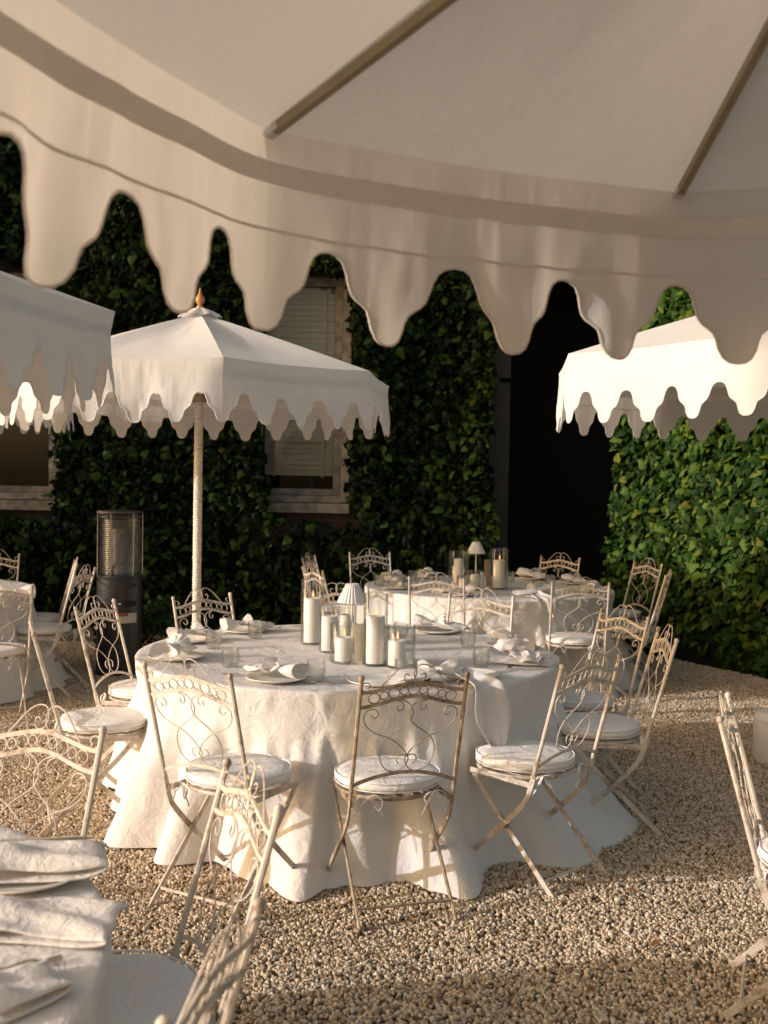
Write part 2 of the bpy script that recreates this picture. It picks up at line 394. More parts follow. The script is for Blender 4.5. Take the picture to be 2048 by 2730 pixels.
# door frame beside the porch
a0 = at(1296, 1200)[0]; a1 = at(1318, 1200)[0]
m = MB(); hbox(m, a0, a1 - .005, 0, 3.1, -.06, -.002); m.build('door_frame', M_DOOR, house, False)
m = MB(); hbox(m, dx0 + .004, dx0 + .17, 0, 2.75, .12, .2); hbox(m, dx0 + .004, dx0 + .17, 2.8, 3.3, .10, .2); dp_ = m.build('door_panel', M_DOOR, house, False)
def window(x0, x1, z0, z1, blinds, label):
    w = MB(); fw = .09
    hbox(w, x0, x0 + fw, z0, z1, .15, .24); hbox(w, x1 - fw, x1, z0, z1, .15, .24)
    hbox(w, x0 + fw, x1 - fw, z1 - fw, z1, .15, .24); hbox(w, x0 + fw, x1 - fw, z0, z0 + .07, .15, .24)
    zm = (z0 + z1) / 2
    hbox(w, x0 + fw, x1 - fw, zm - .025, zm + .025, .16, .23)
    fo = w.build('window', M_FRAME, house, False); fo['label'] = label
    p = MB(); hbox(p, x0 + fw, x1 - fw, z0 + .07, z1 - fw, .195, .199); p.build('pane', M_PANE, fo, False)
    s = MB(); hbox(s, x0 - .06, x1 + .1, z0 - .19, z0 - .085, -.09, .04); hbox(s, x0 - .02, x1 + .06, z0 - .075, z0 - .003, -.03, .145); s.build('sill', M_FRAME, fo, False)
    for (ja, jb) in ((x1 + .004, x1 + .10), (x0 - .10, x0 - .004)):
        j = MB(); hbox(j, ja, jb, z0 - .06, z1 + .1, -.04, -.002); j.build('jamb', M_FRAME, fo, False)
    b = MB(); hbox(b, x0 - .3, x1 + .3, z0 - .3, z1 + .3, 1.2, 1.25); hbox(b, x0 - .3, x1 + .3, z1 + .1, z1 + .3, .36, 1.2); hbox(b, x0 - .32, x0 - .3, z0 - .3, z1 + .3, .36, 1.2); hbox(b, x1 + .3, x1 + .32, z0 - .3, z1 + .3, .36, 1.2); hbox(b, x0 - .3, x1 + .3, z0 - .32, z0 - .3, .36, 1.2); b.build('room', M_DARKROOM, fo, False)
    if blinds:
        z = z1 - .12; me = None; k = 0
        while z > z0 + .22:
            if me is None:
                q = MB(); q.box((0, 0, 0), ((x1 - x0) / 2 - fw - .01, .032, .0015), Matrix.Rotation(R_(74), 3, 'X')); o = q.build('slat', M_BLIND, fo, False); me = o.data
            else: o = bpy.data.objects.new('slat', me); COL.objects.link(o); o.parent = fo
            o.location = ((x0 + x1) / 2, .29, z); o.rotation_euler = (R_(random.uniform(-3, 3)), R_(random.uniform(-.3, .3)), 0)
            z -= .062
        t = MB()
        for fx in (.22, .78): hbox(t, x0 + (x1 - x0) * fx - .012, x0 + (x1 - x0) * fx + .012, z0 + .2, z1 - .1, .252, .254)
        t.build('ladder_tape', M_BLIND, fo, False)
window(wx0, wx1, wz0, wz1, True, 'tall window with drawn slatted blind')
window(lx0, lx1, lz0, lz1, False, 'dim window reflecting the courtyard')

# ------------------------------------------------------------------ leaves
LEAF = np.array([(0, 0), (.26, .10), (.52, -.20), (.33, -.45), (.24, -.66), (0, -1.0), (-.24, -.66), (-.33, -.45), (-.52, -.20), (-.26, .10)])
BOXLEAF = np.array([(0, 0), (.25, -.2), (.3, -.5), (.18, -.85), (0, -1), (-.18, -.85), (-.3, -.5), (-.25, -.2)])
def leaves(name, P, N, size, matl, parent, seed, shape=LEAF, hang=.8, tilt=.55):
    rg = np.random.default_rng(seed); n = len(P); k = len(shape)
    nn = N + rg.normal(0, tilt, (n, 3)); nn /= np.linalg.norm(nn, axis=1)[:, None]
    up = np.tile(np.array([0, 0, 1.0]), (n, 1)) * hang + rg.normal(0, .5, (n, 3))
    yv = up - nn * (up * nn).sum(1)[:, None]; yv /= np.linalg.norm(yv, axis=1)[:, None] + 1e-9
    xv = np.cross(yv, nn); s = size * (.45 + 1.15 * rg.random(n) ** 1.6)
    ctr = P + yv * (-.35 * s)[:, None] + nn * (.08 * s)[:, None]
    out = P[:, None, :] + (xv[:, None, :] * shape[None, :, 0, None] + yv[:, None, :] * shape[None, :, 1, None]) * s[:, None, None]
    droop = (np.abs(shape[:, 0]) * .25 + (shape[:, 1] < -.6) * .12)
    out = out - nn[:, None, :] * (droop[None, :, None] * s[:, None, None])
    V = np.concatenate([ctr[:, None, :], out], 1).reshape(-1, 3)
    b = (np.arange(n) * (k + 1))[:, None, None]
    tri = np.array([(0, 1 + i, 1 + (i + 1) % k) for i in range(k)])[None]
    Fc = (b + tri).reshape(-1, 3)
    me = bpy.data.meshes.new(name); me.vertices.add(len(V)); me.vertices.foreach_set('co', V.astype(np.float32).ravel())
    me.loops.add(Fc.size); me.loops.foreach_set('vertex_index', Fc.astype(np.int32).ravel())
    me.polygons.add(len(Fc)); me.polygons.foreach_set('loop_start', (np.arange(len(Fc)) * 3).astype(np.int32))
    me.polygons.foreach_set('use_smooth', np.ones(len(Fc), bool))
    me.update(); me.validate()
    a = me.attributes.new('tint', 'FLOAT', 'FACE'); a.data.foreach_set('value', np.repeat(rg.random(n), k).astype(np.float32))
    me.materials.append(matl); o = bpy.data.objects.new(name, me); COL.objects.link(o); o.parent = parent; o['kind'] = 'stuff'
    return o
def sines(seed, n=7, lo=.5, hi=3.0):
    rg = np.random.default_rng(seed); fr = rg.uniform(lo, hi, n); an = rg.uniform(0, 2 * PI, n); ph = rg.uniform(0, 2 * PI, n)
    return lambda x, z: sum(np.sin(f * (x * math.cos(a) + z * math.sin(a)) + p) / 1.0 for f, a, p in zip(fr, an, ph)) / n

# ivy on the house wall
ivy = empty('ivy_creeper', (0, HY, 0)); tag(ivy, 'dark green ivy creeper covering the brick house wall around the windows', 'ivy')
rg = np.random.default_rng(3)
_b = sines(11, 9, 1.2, 5.0); bul = lambda x, z: _b(x, z * .45); edge = sines(5, 6, 2, 7)
NP_ = 82000
X = rg.uniform(-6.2, 2.0, NP_); Z = rg.uniform(.02, 6.0, NP_) ** 1.0
B = bul(X, Z)
keep = np.ones(NP_, bool)
e = .10 * edge(X, Z)
for (x0, x1, z0, z1) in ((lx0 - .1, lx1 + .10, lz0 - .25, lz1 + .08), (wx0 + .10, wx1 + .12, wz0 - .27, wz1 - .02)):
    keep &= ~((X > x0 + e) & (X < x1 + e * .7) & (Z > z0 + e) & (Z < z1 + e * 1.4))
keep &= ~((X > dx0 - .10 + 1.6 * e) & (Z < 5.0 + 2 * e))
keep &= ~((np.abs(X - (wx0 + wx1) / 2) < .8) & (Z < wz0 - .1) & (Z > wz0 - .75 + 2 * e) & (rg.random(NP_) < .75))
X, Z, B = X[keep], Z[keep], B[keep]
Y = -(.04 + .34 * (B * 2.0 + .35).clip(0, 1.3) + rg.random(len(X)) ** 1.5 * .22)
Nn = np.stack([-.25 * np.ones(len(X)), -np.ones(len(X)), .35 * np.ones(len(X))], 1)
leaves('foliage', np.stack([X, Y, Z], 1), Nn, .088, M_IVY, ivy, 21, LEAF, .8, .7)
m = MB()
for k in range(34):
    x = random.uniform(-6, 1.1)
    if wx0 - .35 < x < wx1 + .3 or x < lx1 + .3: continue
    pts = [(x + .25 * mnoise.noise((k * 3.1, t * .8, 0)), -.03, t) for t in np.arange(0, 5.5, .3)]
    m.tube(pts, .012, 4)
m.build('stem', M_STEM, ivy)

# added out of view, left of the house, to dapple the sun on its wall
added_tree = empty('added_tree', (-9.6, 9.4, 0)); tag(added_tree, 'leafy crown and trunk added out of view to shade the house wall', 'added_tree')
m = MB(); m.tube([(0, 0, -.05), (.05, .02, 1.2), (-.03, .05, 2.4), (.06, 0, 4.2), (0, .05, 6)], .16, 9, False, [1.3, 1, .85, .55, .2])
for k in range(9):
    a = k * 2.4; z = 1.5 + k * .45; m.tube([(0, 0, z), (.7 * math.cos(a), .7 * math.sin(a), z + .5), (1.4 * math.cos(a), 1.4 * math.sin(a), z + .8)], .06, 6, False, [1, .6, .25])
m.build('trunk', M_STEM, added_tree)
k = 10000; cl = rg.uniform(-1, 1, (46, 3)) * np.array([1.35, 1.75, 2.9]) + np.array([0, 0, 3.9]); q = cl[rg.integers(0, 46, k)] + rg.normal(0, .36, (k, 3))
leaves('crown', q, rg.normal(0, 1, (k, 3)) + np.array([0, 0, .6]), .14, M_IVY, added_tree, 77, LEAF, .6, .6)

# leafy hedge on the right
HA, HB = Vector((2.20, 10.45, 0)), Vector((4.9, 6.3, 0)); hd = (HB - HA).normalized(); hn = Vector((-hd.y, hd.x, 0)) * -1
if hn.y > 0: hn = -hn
hedge = empty('hedge', (0, 0, 0)); tag(hedge, 'tall leafy green hedge beside the dark porch, behind the right parasol', 'hedge')
NH = 50000; L = (HB - HA).length; bul2 = sines(17, 8, 1.0, 4.2)
s_ = rg.uniform(-.9, L, NH); z_ = rg.uniform(.02, 3.75, NH); d_ = rg.random(NH) ** 1.6
bb = .24 * bul2(s_, z_)
out_ = .02 + bb - d_ * .28 - .10 * (z_ > 3.2) * (z_ - 3.2) - .15 * (1 - z_).clip(0, 1)
end = s_ < 0
px_ = np.where(end, HA.x + .15 * bul2(z_ * 2, s_) + d_ * .2, HA.x + hd.x * s_) + np.where(end, -hn.x * (-s_), hn.x * out_)
py_ = np.where(end, HA.y, HA.y + hd.y * s_) + np.where(end, -hn.y * (-s_), hn.y * out_)
Nh = np.where(end[:, None], np.array([-1, -.1, .4])[None], np.array([hn.x, hn.y, .45])[None])
leaves('foliage', np.stack([px_, py_, z_], 1), Nh, .080, M_HEDGE, hedge, 33, LEAF, .7, .65)
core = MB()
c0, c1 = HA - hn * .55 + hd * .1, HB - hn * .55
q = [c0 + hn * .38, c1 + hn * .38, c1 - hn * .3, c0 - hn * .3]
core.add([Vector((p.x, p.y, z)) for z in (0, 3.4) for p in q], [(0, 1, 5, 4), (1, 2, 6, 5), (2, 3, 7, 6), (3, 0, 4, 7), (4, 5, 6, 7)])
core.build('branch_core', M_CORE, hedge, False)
for (px, py, dd, r, hz, lab) in ((318, 1660, 9.15, .22, .62, 'small green boxwood bush left of the patio heater'), (440, 1655, 9.2, .24, .62, 'small green boxwood bush right of the patio heater')):
    p = WD(px, py, dd); bu = empty('boxwood_bush', (p.x, p.y, 0)); tag(bu, lab, 'bush', 'boxwood bushes at the house wall')
    k = 1500; dirs = rg.normal(0, 1, (k, 3)); dirs /= np.linalg.norm(dirs, axis=1)[:, None]; rr = r * (1 - .35 * rg.random(k) ** 2)
    leaves('foliage', dirs * rr[:, None] * np.array([1, 1, hz / (2 * r)]) + np.array([0, 0, hz / 2]), dirs + np.array([0, 0, .3]), .035, M_BOX, bu, int(px), BOXLEAF, .2, .5)

# ------------------------------------------------------------------ parasols
PROFILE = [(0, 1), (.12, .985), (.21, .93), (.28, .82), (.315, .70), (.36, .61), (.45, .55), (.54, .50), (.61, .43), (.655, .33), (.70, .2), (.77, .085), (.87, .02), (1, 0)]
def scal(u):
    u = abs(u)
    for (a, va), (b, vb) in zip(PROFILE, PROFILE[1:]):
        if u <= b: return va + (vb - va) * (u - a) / (b - a)
    return 0
def parasol(label, c, R, rim, apex, rot, seed, drop=.34, notch=.19, per=4, wave=1.0, rope=True, base=None):
    rnd = random.Random(seed); root = empty('parasol', (c[0], c[1], 0)); tag(root, label, 'parasol', 'cream scalloped parasols')
    V = [Vector((R * math.cos(rot + k * PI / 4), R * math.sin(rot + k * PI / 4), 0)) for k in range(8)]
    us = [a for a, _ in PROFILE]; half = [-a for a in us[::-1]] + us[1:]
    for k in range(8):
        A, Bv = V[k], V[(k + 1) % 8]; sd = seed * 13.7 + k * 5.1
        def edge_z(u): return rim - .011 * math.sin(PI * u) + .006 * mnoise.noise((u * 3 + sd, 0, 5)) * math.sin(PI * u)
        def roof(u, v):
            t = .03 + .97 * v; p = (A * (1 - u) + Bv * u) * t
            z = apex + (edge_z(u) - apex) * (t ** 1.06) - .026 * math.sin(PI * u) * math.sin(PI * t) + (.006 * mnoise.noise((u * 5 + sd, v * 4, 1)) + .004 * mnoise.noise((u * 14 + sd, v * 2, 7))) * math.sin(PI * u) * math.sin(PI * v)
            return (p.x, p.y, z)
        MB().grid(roof, 15, 13).build('canopy_panel', M_CANVAS, root)
        q0, q1 = k * per, (k + 1) * per
        qs = {q0, q1}
        for n_ in range(int(q0) - 1, int(q1) + 2):
            for h in half:
                if q0 < n_ + h * .5 < q1: qs.add(round(n_ + h * .5, 5))
        uniq = []
        for q in sorted(qs):
            if not uniq or q - uniq[-1][2] > 1e-4: uniq.append(((q - q0) / per, 2 * abs(q - round(q)), q))
        nr = 11; no = Vector((A.y - Bv.y, Bv.x - A.x, 0)).normalized()
        if no.dot(A + Bv) < 0: no = -no
        f1, f2, p1, p2 = rnd.uniform(1.4, 2.6), rnd.uniform(3.2, 5.5), rnd.uniform(0, 6), rnd.uniform(0, 6)
        def pos(s, dn, inset=0.0):
            w = dn / drop; cor = math.sin(PI * min(max(s, 0), 1)) ** .6; w2 = w ** 1.3
            o = .020 * w + wave * cor * (.024 * w2 * math.sin(2 * PI * f1 * s + p1) + .013 * w2 * math.sin(2 * PI * f2 * s + p2) + .026 * w2 * mnoise.noise((s * 9 + sd, w * 1.5, 3)) + .008 * w * mnoise.noise((s * 24 + sd, w * 5, 9)) + .0022 * mnoise.noise((s * 70 + sd, w * 3, 2)) * min(1, w * 8))
            p = A * (1 - s) + Bv * s; tau = .13
            if min(s, 1 - s) < tau:          # the cloth turns the corner in a soft curve
                C_ = A if s < .5 else Bv; ot = V[(k - 1) % 8] if s < .5 else V[(k + 2) % 8]; me_ = Bv if s < .5 else A
                t_ = .5 + .5 * min(s, 1 - s) / tau; q0_ = C_ + (ot - C_) * tau; q1_ = C_ + (me_ - C_) * tau
                bz = q0_ * (1 - t_) ** 2 + C_ * 2 * t_ * (1 - t_) + q1_ * t_ * t_
                p = p.lerp(bz, min(1, w * 4))
            e_ = max(0, 1 - min(s, 1 - s) / .13)
            dv = (no * (1 - e_) + (A if s < .5 else Bv).normalized() * e_).normalized()
            p = p + dv * (o - inset)
            return Vector((p.x, p.y, edge_z(s) - dn))
        vb = MB(); bot = []
        for j in range(nr):
            for s, h, _q in uniq:
                L_ = notch + (drop - notch) * scal(h); q = pos(s, L_ * (j / (nr - 1)) ** .9)
                vb.v.append(tuple(q));
                if j == nr - 1: bot.append(q)
        nc = len(uniq)
        for j in range(nr - 1):
            for i in range(nc - 1): vb.f.append((j * nc + i, j * nc + i + 1, (j + 1) * nc + i + 1, (j + 1) * nc + i))
        val = vb.build('valance', M_CANVAS, root)
        MB().tube(bot, .0028, 4).build('piping', M_PIPING, val)
        hb = MB()
        hb.grid(lambda u, v: tuple(pos(u, .058 + .042 * v, .004)), 40, 3)
        hb.grid(lambda u, v: tuple(pos(u, .178 + .006 * v, .003)), 40, 2)
        hb.build('hem_band', M_HEM, val)
        d = A.normalized(); side = Vector((-d.y, d.x, 0))
        pt = lambda t, dz: d * (R * t) + Vector((0, 0, apex + (rim - apex) * (t ** 1.06) - dz))
        MB().sweep([pt(.06, .03), pt(.4, .026), pt(.75, .022), pt(.972, .017)], [(-.0075, -.009), (.0075, -.009), (.0075, .009), (-.0075, .009)], False, side).build('rib', M_RIB, root, False)
        MB().sweep([pt(.45, .035), Vector((d.x * .035, d.y * .035, rim - .12))], [(-.008, -.008), (.008, -.008), (.008, .008), (-.008, .008)], False, side).build('strut', M_RIB, root, False)
        e = pt(.975, .018); rt = Matrix.Rotation(math.atan2(d.y, d.x), 3, 'Z')
        MB().box(e, (.018, .010, .006), rt @ Matrix.Rotation(R_(16), 3, 'Y')).build('rib_pocket', M_CANVAS, root, False)
    if rope:
        pr = []; z = .02; k = 0
        while z < rim + .1:
            pr += [(.0245, z), (.029 + rnd.uniform(-.001, .002), z + .008), (.0245, z + .016)]; z += .017
        MB().lathe(pr, 12, (0, 0, 0), None, True).build('rope_wrapped_pole', M_ROPE, root)
    else: MB().lathe([(.022, 0), (.022, apex)], 12, (0, 0, 0), None, True).build('pole', M_RIB, root)
    MB().lathe([(.05, rim - .15), (.055, rim - .13), (.055, rim - .10), (.03, rim - .09)], 14, (0, 0, 0), None, True).build('runner', M_RIB, root)
    cz = apex + .004
    def flap(u, v):
        a = 2 * PI * u; r = .02 + .115 * v
        return (r * math.cos(a), r * math.sin(a), cz + .032 - .055 * v ** 1.3 + .010 * v * math.cos(8 * a + 1) + .006 * v * math.sin(3 * a))
    MB().grid(flap, 40, 6, True).build('vent_cap', M_CANVAS, root)
    MB().lathe([(.012, apex + .02), (.024, apex + .03), (.022, apex + .045), (.012, apex + .052), (.026, apex + .07), (.031, apex + .085), (.026, apex + .10), (.013, apex + .118), (.009, apex + .135), (.004, apex + .155), (.0005, apex + .165)], 16, (0, 0, 0), None, True).build('finial', M_FINIAL, root)
    if base:
        bw, bh = base; mb = MB(); prof = [(bw - .02, 0), (bw, .03), (bw, bh - .03), (bw - .03, bh), (.03, bh)]
        mb.lathe(prof, 32, (0, 0, 0)); mb.build('base_block', M_STONE, root)
    return root
def rot_of(ax, ay): return math.atan2(ay, ax)
# foreground parasol: its corner sits where the photograph shows the rib ends
A1, A2 = W(702, 345, 2.262), W(1803, 512, 2.262)
mid = (A1 + A2) / 2; ed = (A2 - A1); Ls = ed.length; nrm = Vector((ed.y, -ed.x, 0)).normalized()
FR = Ls / (2 * math.sin(PI / 8)); fc = mid + nrm * FR * math.cos(PI / 8)
parasol('nearest cream parasol seen from beneath, its scalloped edge across the top of the view', (fc.x, fc.y), FR, 2.262, 2.60, rot_of(A1.x - fc.x, A1.y - fc.y), 3, .36, .20, 3.5, 1.0)
parasol('white parasol with orange finial on a rope-wrapped pole near the patio heater', (-1.165, 6.68), 1.23, 2.255, 2.655, R_(-74.5), 5, .33, .175, 4, .8, True, (.16, .12))
parasol('shaded bluish white parasol cut off at the left edge above the crowded chairs', (-2.22, 3.81), 1.22, 2.25, 2.62, R_(10), 8, .34, .19, 4, .8)
parasol('brightly sunlit white parasol beside the leafy hedge, its pole out of view', (2.394, 6.3), 1.45, 2.35, 2.80, R_(196), 12, .38, .21, 4, .5, True, (.175, .30))
parasol('far sunlit parasol glimpsed beneath the bluish one, in front of the dim window', (-3.62, 8.1), 1.22, 2.33, 2.72, R_(20), 15, .34, .19, 4, .7)

# ------------------------------------------------------------------ chairs
def yb(z): return -.19 - .135 * (z - .43) / .49
def bp_(x, z, off=0.0): return Vector((x, yb(z) + off, z))
def from_zoom(pts, k=.000506, cx=985, top=1107): return [((x - cx) * k, .92 - (y - top) * k) for x, y in pts]
CREST = from_zoom([(942, 1090), (915, 1078), (904, 1105), (925, 1138), (965, 1136), (988, 1103), (992, 1060), (968, 1018), (918, 1010), (866, 1032), (820, 1072), (770, 1130), (722, 1184), (688, 1206), (640, 1210), (604, 1192), (590, 1162), (610, 1137), (642, 1140), (655, 1163), (636, 1180)])
def z2(pts):
    o = []
    for x, y in pts:
        xc = 561 - (y - 188) * .139; o.append(((x - xc) * .00076, .92 - (y - 188) * .00076))
    return o
OUTER = z2([(332, 372), (348, 389), (369, 375), (362, 348), (332, 343), (304, 362), (296, 395), (308, 430), (345, 463), (400, 488), (445, 514), (482, 550), (505, 588), (511, 604)])
INNER = z2([(472, 330), (466, 348), (482, 356), (498, 340), (494, 314), (470, 302), (490, 300), (525, 318), (545, 352), (538, 395), (502, 432), (445, 468), (396, 508), (370, 560), (370, 620), (398, 662), (448, 674), (490, 650), (511, 612), (506, 594), (488, 586), (462, 592), (451, 614), (462, 637)])
def wire(pts2, mirror):
    return catmull([bp_(-x if mirror else x, z) for x, z in pts2], 3)
def bell(x): return .5 * (1 + math.cos(PI * min(1, abs(x) / .2)))
def cushion():
    mb = MB(); R0, T = .208, .028
    def fn(u, v):
        a = 2 * PI * u; t = PI * v - PI / 2
        ct = math.copysign(abs(math.cos(t)) ** .42, math.cos(t)); st = math.copysign(abs(math.sin(t)) ** .75, math.sin(t))
        r = R0 * ct * (1 + .012 * mnoise.noise((math.cos(a) * 2, math.sin(a) * 2, v * 3)))
        x, y = r * math.cos(a), r * math.sin(a)
        z = .479 + T * st + (.006 * mnoise.noise((x * 9, y * 9, 2)) if st > 0 else 0)
        return (x, y, z)
    return mb.grid(fn, 40, 15, True)
def bow(sx):
    mb = MB(); c = Vector((sx * .125, -.185, .452)); o = Vector((sx * .3, -1, 0)).normalized(); s = Vector((o.y, -o.x, 0))
    rb = [(-.004, -.0006), (.004, -.0006), (.004, .0006), (-.004, .0006)]
    for d, dz in ((1, -.035), (-1, -.05)):
        loop = catmull([c, c + s * d * .025 + o * .014 + Vector((0, 0, .006)), c + s * d * .05 + o * .016 + Vector((0, 0, dz * .3)), c + s * d * .034 + o * .018 + Vector((0, 0, dz)), c + o * .004], 3)
        mb.sweep(loop, rb, False, (0, 1, 0))
        mb.sweep(catmull([c, c + s * d * .03 + o * .012 + Vector((0, 0, -.03)), c + s * d * .055 + o * .01 + Vector((0, 0, -.075))], 3), rb, False, (0, 1, 0))
    return mb
def make_chair():
    root = empty('garden_chair', (0, 0, 0))
    flat = [(-.0035, -.011), (.0035, -.011), (.0035, .011), (-.0035, .011)]
    wr = .0024
    for s in (-1, 1):
        x = s * .2025
        pb = MB(); pb.tube([bp_(x, .915), bp_(x, .7), bp_(x, .46)], .0085, 8)
        pb.lathe([(.002, .912), (.010, .916), (.0115, .924), (.009, .932), (.0005, .936)], 10, (x, yb(.92), 0))
        low = catmull([bp_(x, .475), bp_(x, .43), (x, -.165, .365), (x, -.10, .29), (x, .02, .175), (x, .215, -.004)], 4)
        pb.sweep(low, flat, False, (1, 0, 0)); pb.lathe([(.0005, 0), (.006, .001), (.006, .004), (.0005, .005)], 8, (x + s * .004, yb(.45), .445))
        pb.build('back_post', M_PAINT, root)
        xl = s * .186
        MB().sweep(catmull([(xl, .135, .432), (xl, .05, .335), (xl, -.08, .21), (xl, -.30, -.004)], 3), flat, False, (1, 0, 0)).build('rear_leg', M_PAINT, root)
        MB().sweep([(s * .190, .14, .427), (s * .190, -.06, .427), (s * .1965, -.195, .427)], flat, False, (1, 0, 0)).build('side_rail', M_PAINT, root)
        for nm, w in (('crest_scroll', CREST), ('outer_scroll', OUTER), ('inner_scroll', INNER)):
            MB().tube(wire(w, s > 0), wr, 5).build(nm, M_PAINT, root)
    xs_ = [-.2 + .4 * i / 20 for i in range(21)]
    rail_p = [(-.0065, -.003), (.0065, -.003), (.0065, .003), (-.0065, .003)]
    for z0, h in ((.867, .031), (.811, .037)):
        MB().sweep([bp_(x, z0 + h * bell(x)) for x in xs_], rail_p, False, (0, 0, 1)).build('back_rail', M_PAINT, root)
    MB().sweep([bp_(x, .502 + .045 * (1 - (x / .2) ** 2)) for x in xs_], rail_p, False, (0, 0, 1)).build('back_rail', M_PAINT, root)
    meL = meS = None
    for k in range(9):
        x = -.148 + .037 * k; z = .839 + .034 * bell(x); rr = .0205 if k % 2 == 0 else .0155
        ang = math.atan2(yb(.92) - yb(.43), .49)
        if (meL if k % 2 == 0 else meS) is None:
            q = MB(); q.tube([(rr * math.cos(2 * PI * i / 18), 0, rr * math.sin(2 * PI * i / 18)) for i in range(18)], .0024, 5, True)
            o = q.build('ring', M_PAINT, root)
            if k % 2 == 0: meL = o.data
            else: meS = o.data
        else:
            o = bpy.data.objects.new('ring', meL if k % 2 == 0 else meS); COL.objects.link(o); o.parent = root
        o.location = bp_(x, z); o.rotation_euler = (-ang, 0, 0)
    MB().tube([(.197 * math.cos(2 * PI * i / 32), .197 * math.sin(2 * PI * i / 32), .438) for i in range(32)], .008, 6, True).build('seat_ring', M_PAINT, root)
    for k in range(5):
        x = -.14 + .07 * k; l = math.sqrt(.19 ** 2 - x * x)
        MB().box((x, 0, .442), (.014, l, .002)).build('seat_slat', M_PAINT, root, False)
    MB().tube([(-.184, -.245, .053), (.184, -.245, .053)], .006, 6).build('cross_bar', M_PAINT, root)
    MB().tube([(-.199, .155, .055), (.199, .155, .055)], .006, 6).build('cross_bar', M_PAINT, root)
    MB().tube([(-.186, .12, .418), (.186, .12, .418)], .005, 6).build('cross_bar', M_PAINT, root)
    c = cushion().build('seat_cushion', M_CUSHION, root)
    for z_ in (.463, .495): MB().tube([(.2065 * math.cos(2 * PI * i / 44), .2065 * math.sin(2 * PI * i / 44), z_) for i in range(44)], .0028, 5, True).build('cushion_piping', M_CUSHION, c)
    for s in (-1, 1): bow(s).build('tie_bow', M_CUSHION, c)
    return root
proto = make_chair(); proto_free = [True]
PARTS = [o for o in COL.objects if o.parent == proto]
for o in PARTS: KIDS[o.name] = [x for x in COL.objects if x.parent == o]
KIDS[proto.name] = PARTS
def put_chair(pos, fac, label, group, bronze=False):
    if proto_free[0]: r = proto; proto_free[0] = False
    else:
        r = proto.copy(); COL.objects.link(r)
        for ch in PARTS:
            c = ch.copy(); COL.objects.link(c); c.parent = r
            for gch in KIDS.get(ch.name, []):
                d = gch.copy(); COL.objects.link(d); d.parent = c
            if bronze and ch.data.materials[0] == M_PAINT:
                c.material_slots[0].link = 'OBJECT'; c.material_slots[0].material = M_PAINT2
    r.location = (pos[0], pos[1], 0); r.rotation_euler = (0, 0, math.atan2(fac[1], fac[0]) - PI / 2)
    tag(r, label, 'chair', group); return r
def chair_px(xl, yl, xr, yr, away, label, group, bronze=False):
    a, b = W(xl, yl, .925), W(xr, yr, .925); m_ = (a + b) / 2; d = (b - a).normalized()
    fac = Vector((-d.y, d.x, 0)) if away else Vector((d.y, -d.x, 0))
    p = m_ + fac * .325
    put_chair(p, fac, label, group, bronze); return m_, fac
def chair_w(x, y, fx, fy, label, group):
    f = Vector((fx, fy, 0)).normalized(); m_ = Vector((x, y, 0)); put_chair(m_ + f * .325, f, label, group); return m_, f
G1, G2, G3, G4 = 'chairs around the middle round table', 'chairs around the far round table', 'chairs around the near corner table', 'chairs around the table by the left window'
T1 = []
T1.append(chair_px(370, 1770, 631, 1804, True, 'cream scrollwork chair at the front left of the middle table, behind a blurred chair', G1))
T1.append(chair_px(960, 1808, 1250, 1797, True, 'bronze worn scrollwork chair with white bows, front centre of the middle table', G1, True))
T1.append(chair_px(1503, 1776, 1649, 1749, True, 'cream chair turned right of front centre, its cushion edge catching sunlight', G1))
T1.append(chair_w(1.36, 5.08, -1, .05, 'chair seen edge-on at the right end of the middle table, over shaded gravel', G1))
T1.append(chair_w(1.33, 5.86, -.88, -.42, 'thin-looking chair behind the edge-on right chair, its scrollwork against the tablecloth shade', G1))
T1.append(chair_px(1197, 1584, 1372, 1593, False, 'chair facing us behind the right half of the middle table, between two tablecloths', G1))
T1.append(chair_px(810, 1572, 985, 1574, False, 'chair mostly hidden behind the candle group of the middle table', G1))
T1.append(chair_px(455, 1595, 620, 1583, False, 'chair in front of the rope-wrapped parasol pole', G1))
T1.append(chair_w(-1.59, 5.90, .965, -.26, 'cream chair in front of the patio heater, turned toward the middle table', G1))
T1.append(chair_w(-1.62, 4.93, .93, .34, 'chair seen edge-on at the left of the middle table with a broad sunlit cushion', G1))
T2 = []
T2.append(chair_w(-.56, 8.46, .89, .45, 'chair edge-on at the left of the far table, just above the tall left candle glass', G2))
T2.append(chair_w(-.68, 9.75, .95, -.2, 'farther edge-on chair behind the left chair of the far table', G2))
T2.append(chair_px(933, 1474, 1039, 1474, False, 'shaded chair facing us behind the far table, left of its candles', G2))
T2.append(chair_px(1437, 1483, 1553, 1490, False, 'chair facing us behind the far table in front of the black porch', G2))
T2.append(chair_w(2.42, 9.75, -.9, -.38, 'chair at the right of the far table against the hedge, facing left', G2))
T2.append(chair_w(2.29, 8.55, -.92, .36, 'chair edge-on at the right of the far table with a grey shaded cushion', G2))
T2.append(chair_px(1479, 1553, 1619, 1556, True, 'chair with its back to us at the front right of the far table', G2))
T2.append(chair_px(1083, 1540, 1246, 1545, True, 'chair with its back to us at the front of the far table, below its candles', G2))
chair_w(-3.45, 9.5, .1, -1, 'chair cut by the left edge of the view, farthest of the left group', G4)
chair_w(-2.42, 6.72, -.45, .9, 'chair with its back to us at the left edge, above the corner chair', G4)
chair_w(-2.52, 8.75, -.93, -.3, 'farther of two edge-on chairs left of the patio heater', G4)
chair_w(-2.24, 8.02, -.97, .1, 'nearer of two edge-on chairs left of the patio heater', G4)
chair_px(-8, 1906, 263, 1944, False, 'chair facing us behind the napkins of the corner table, cut by the left edge', G3)
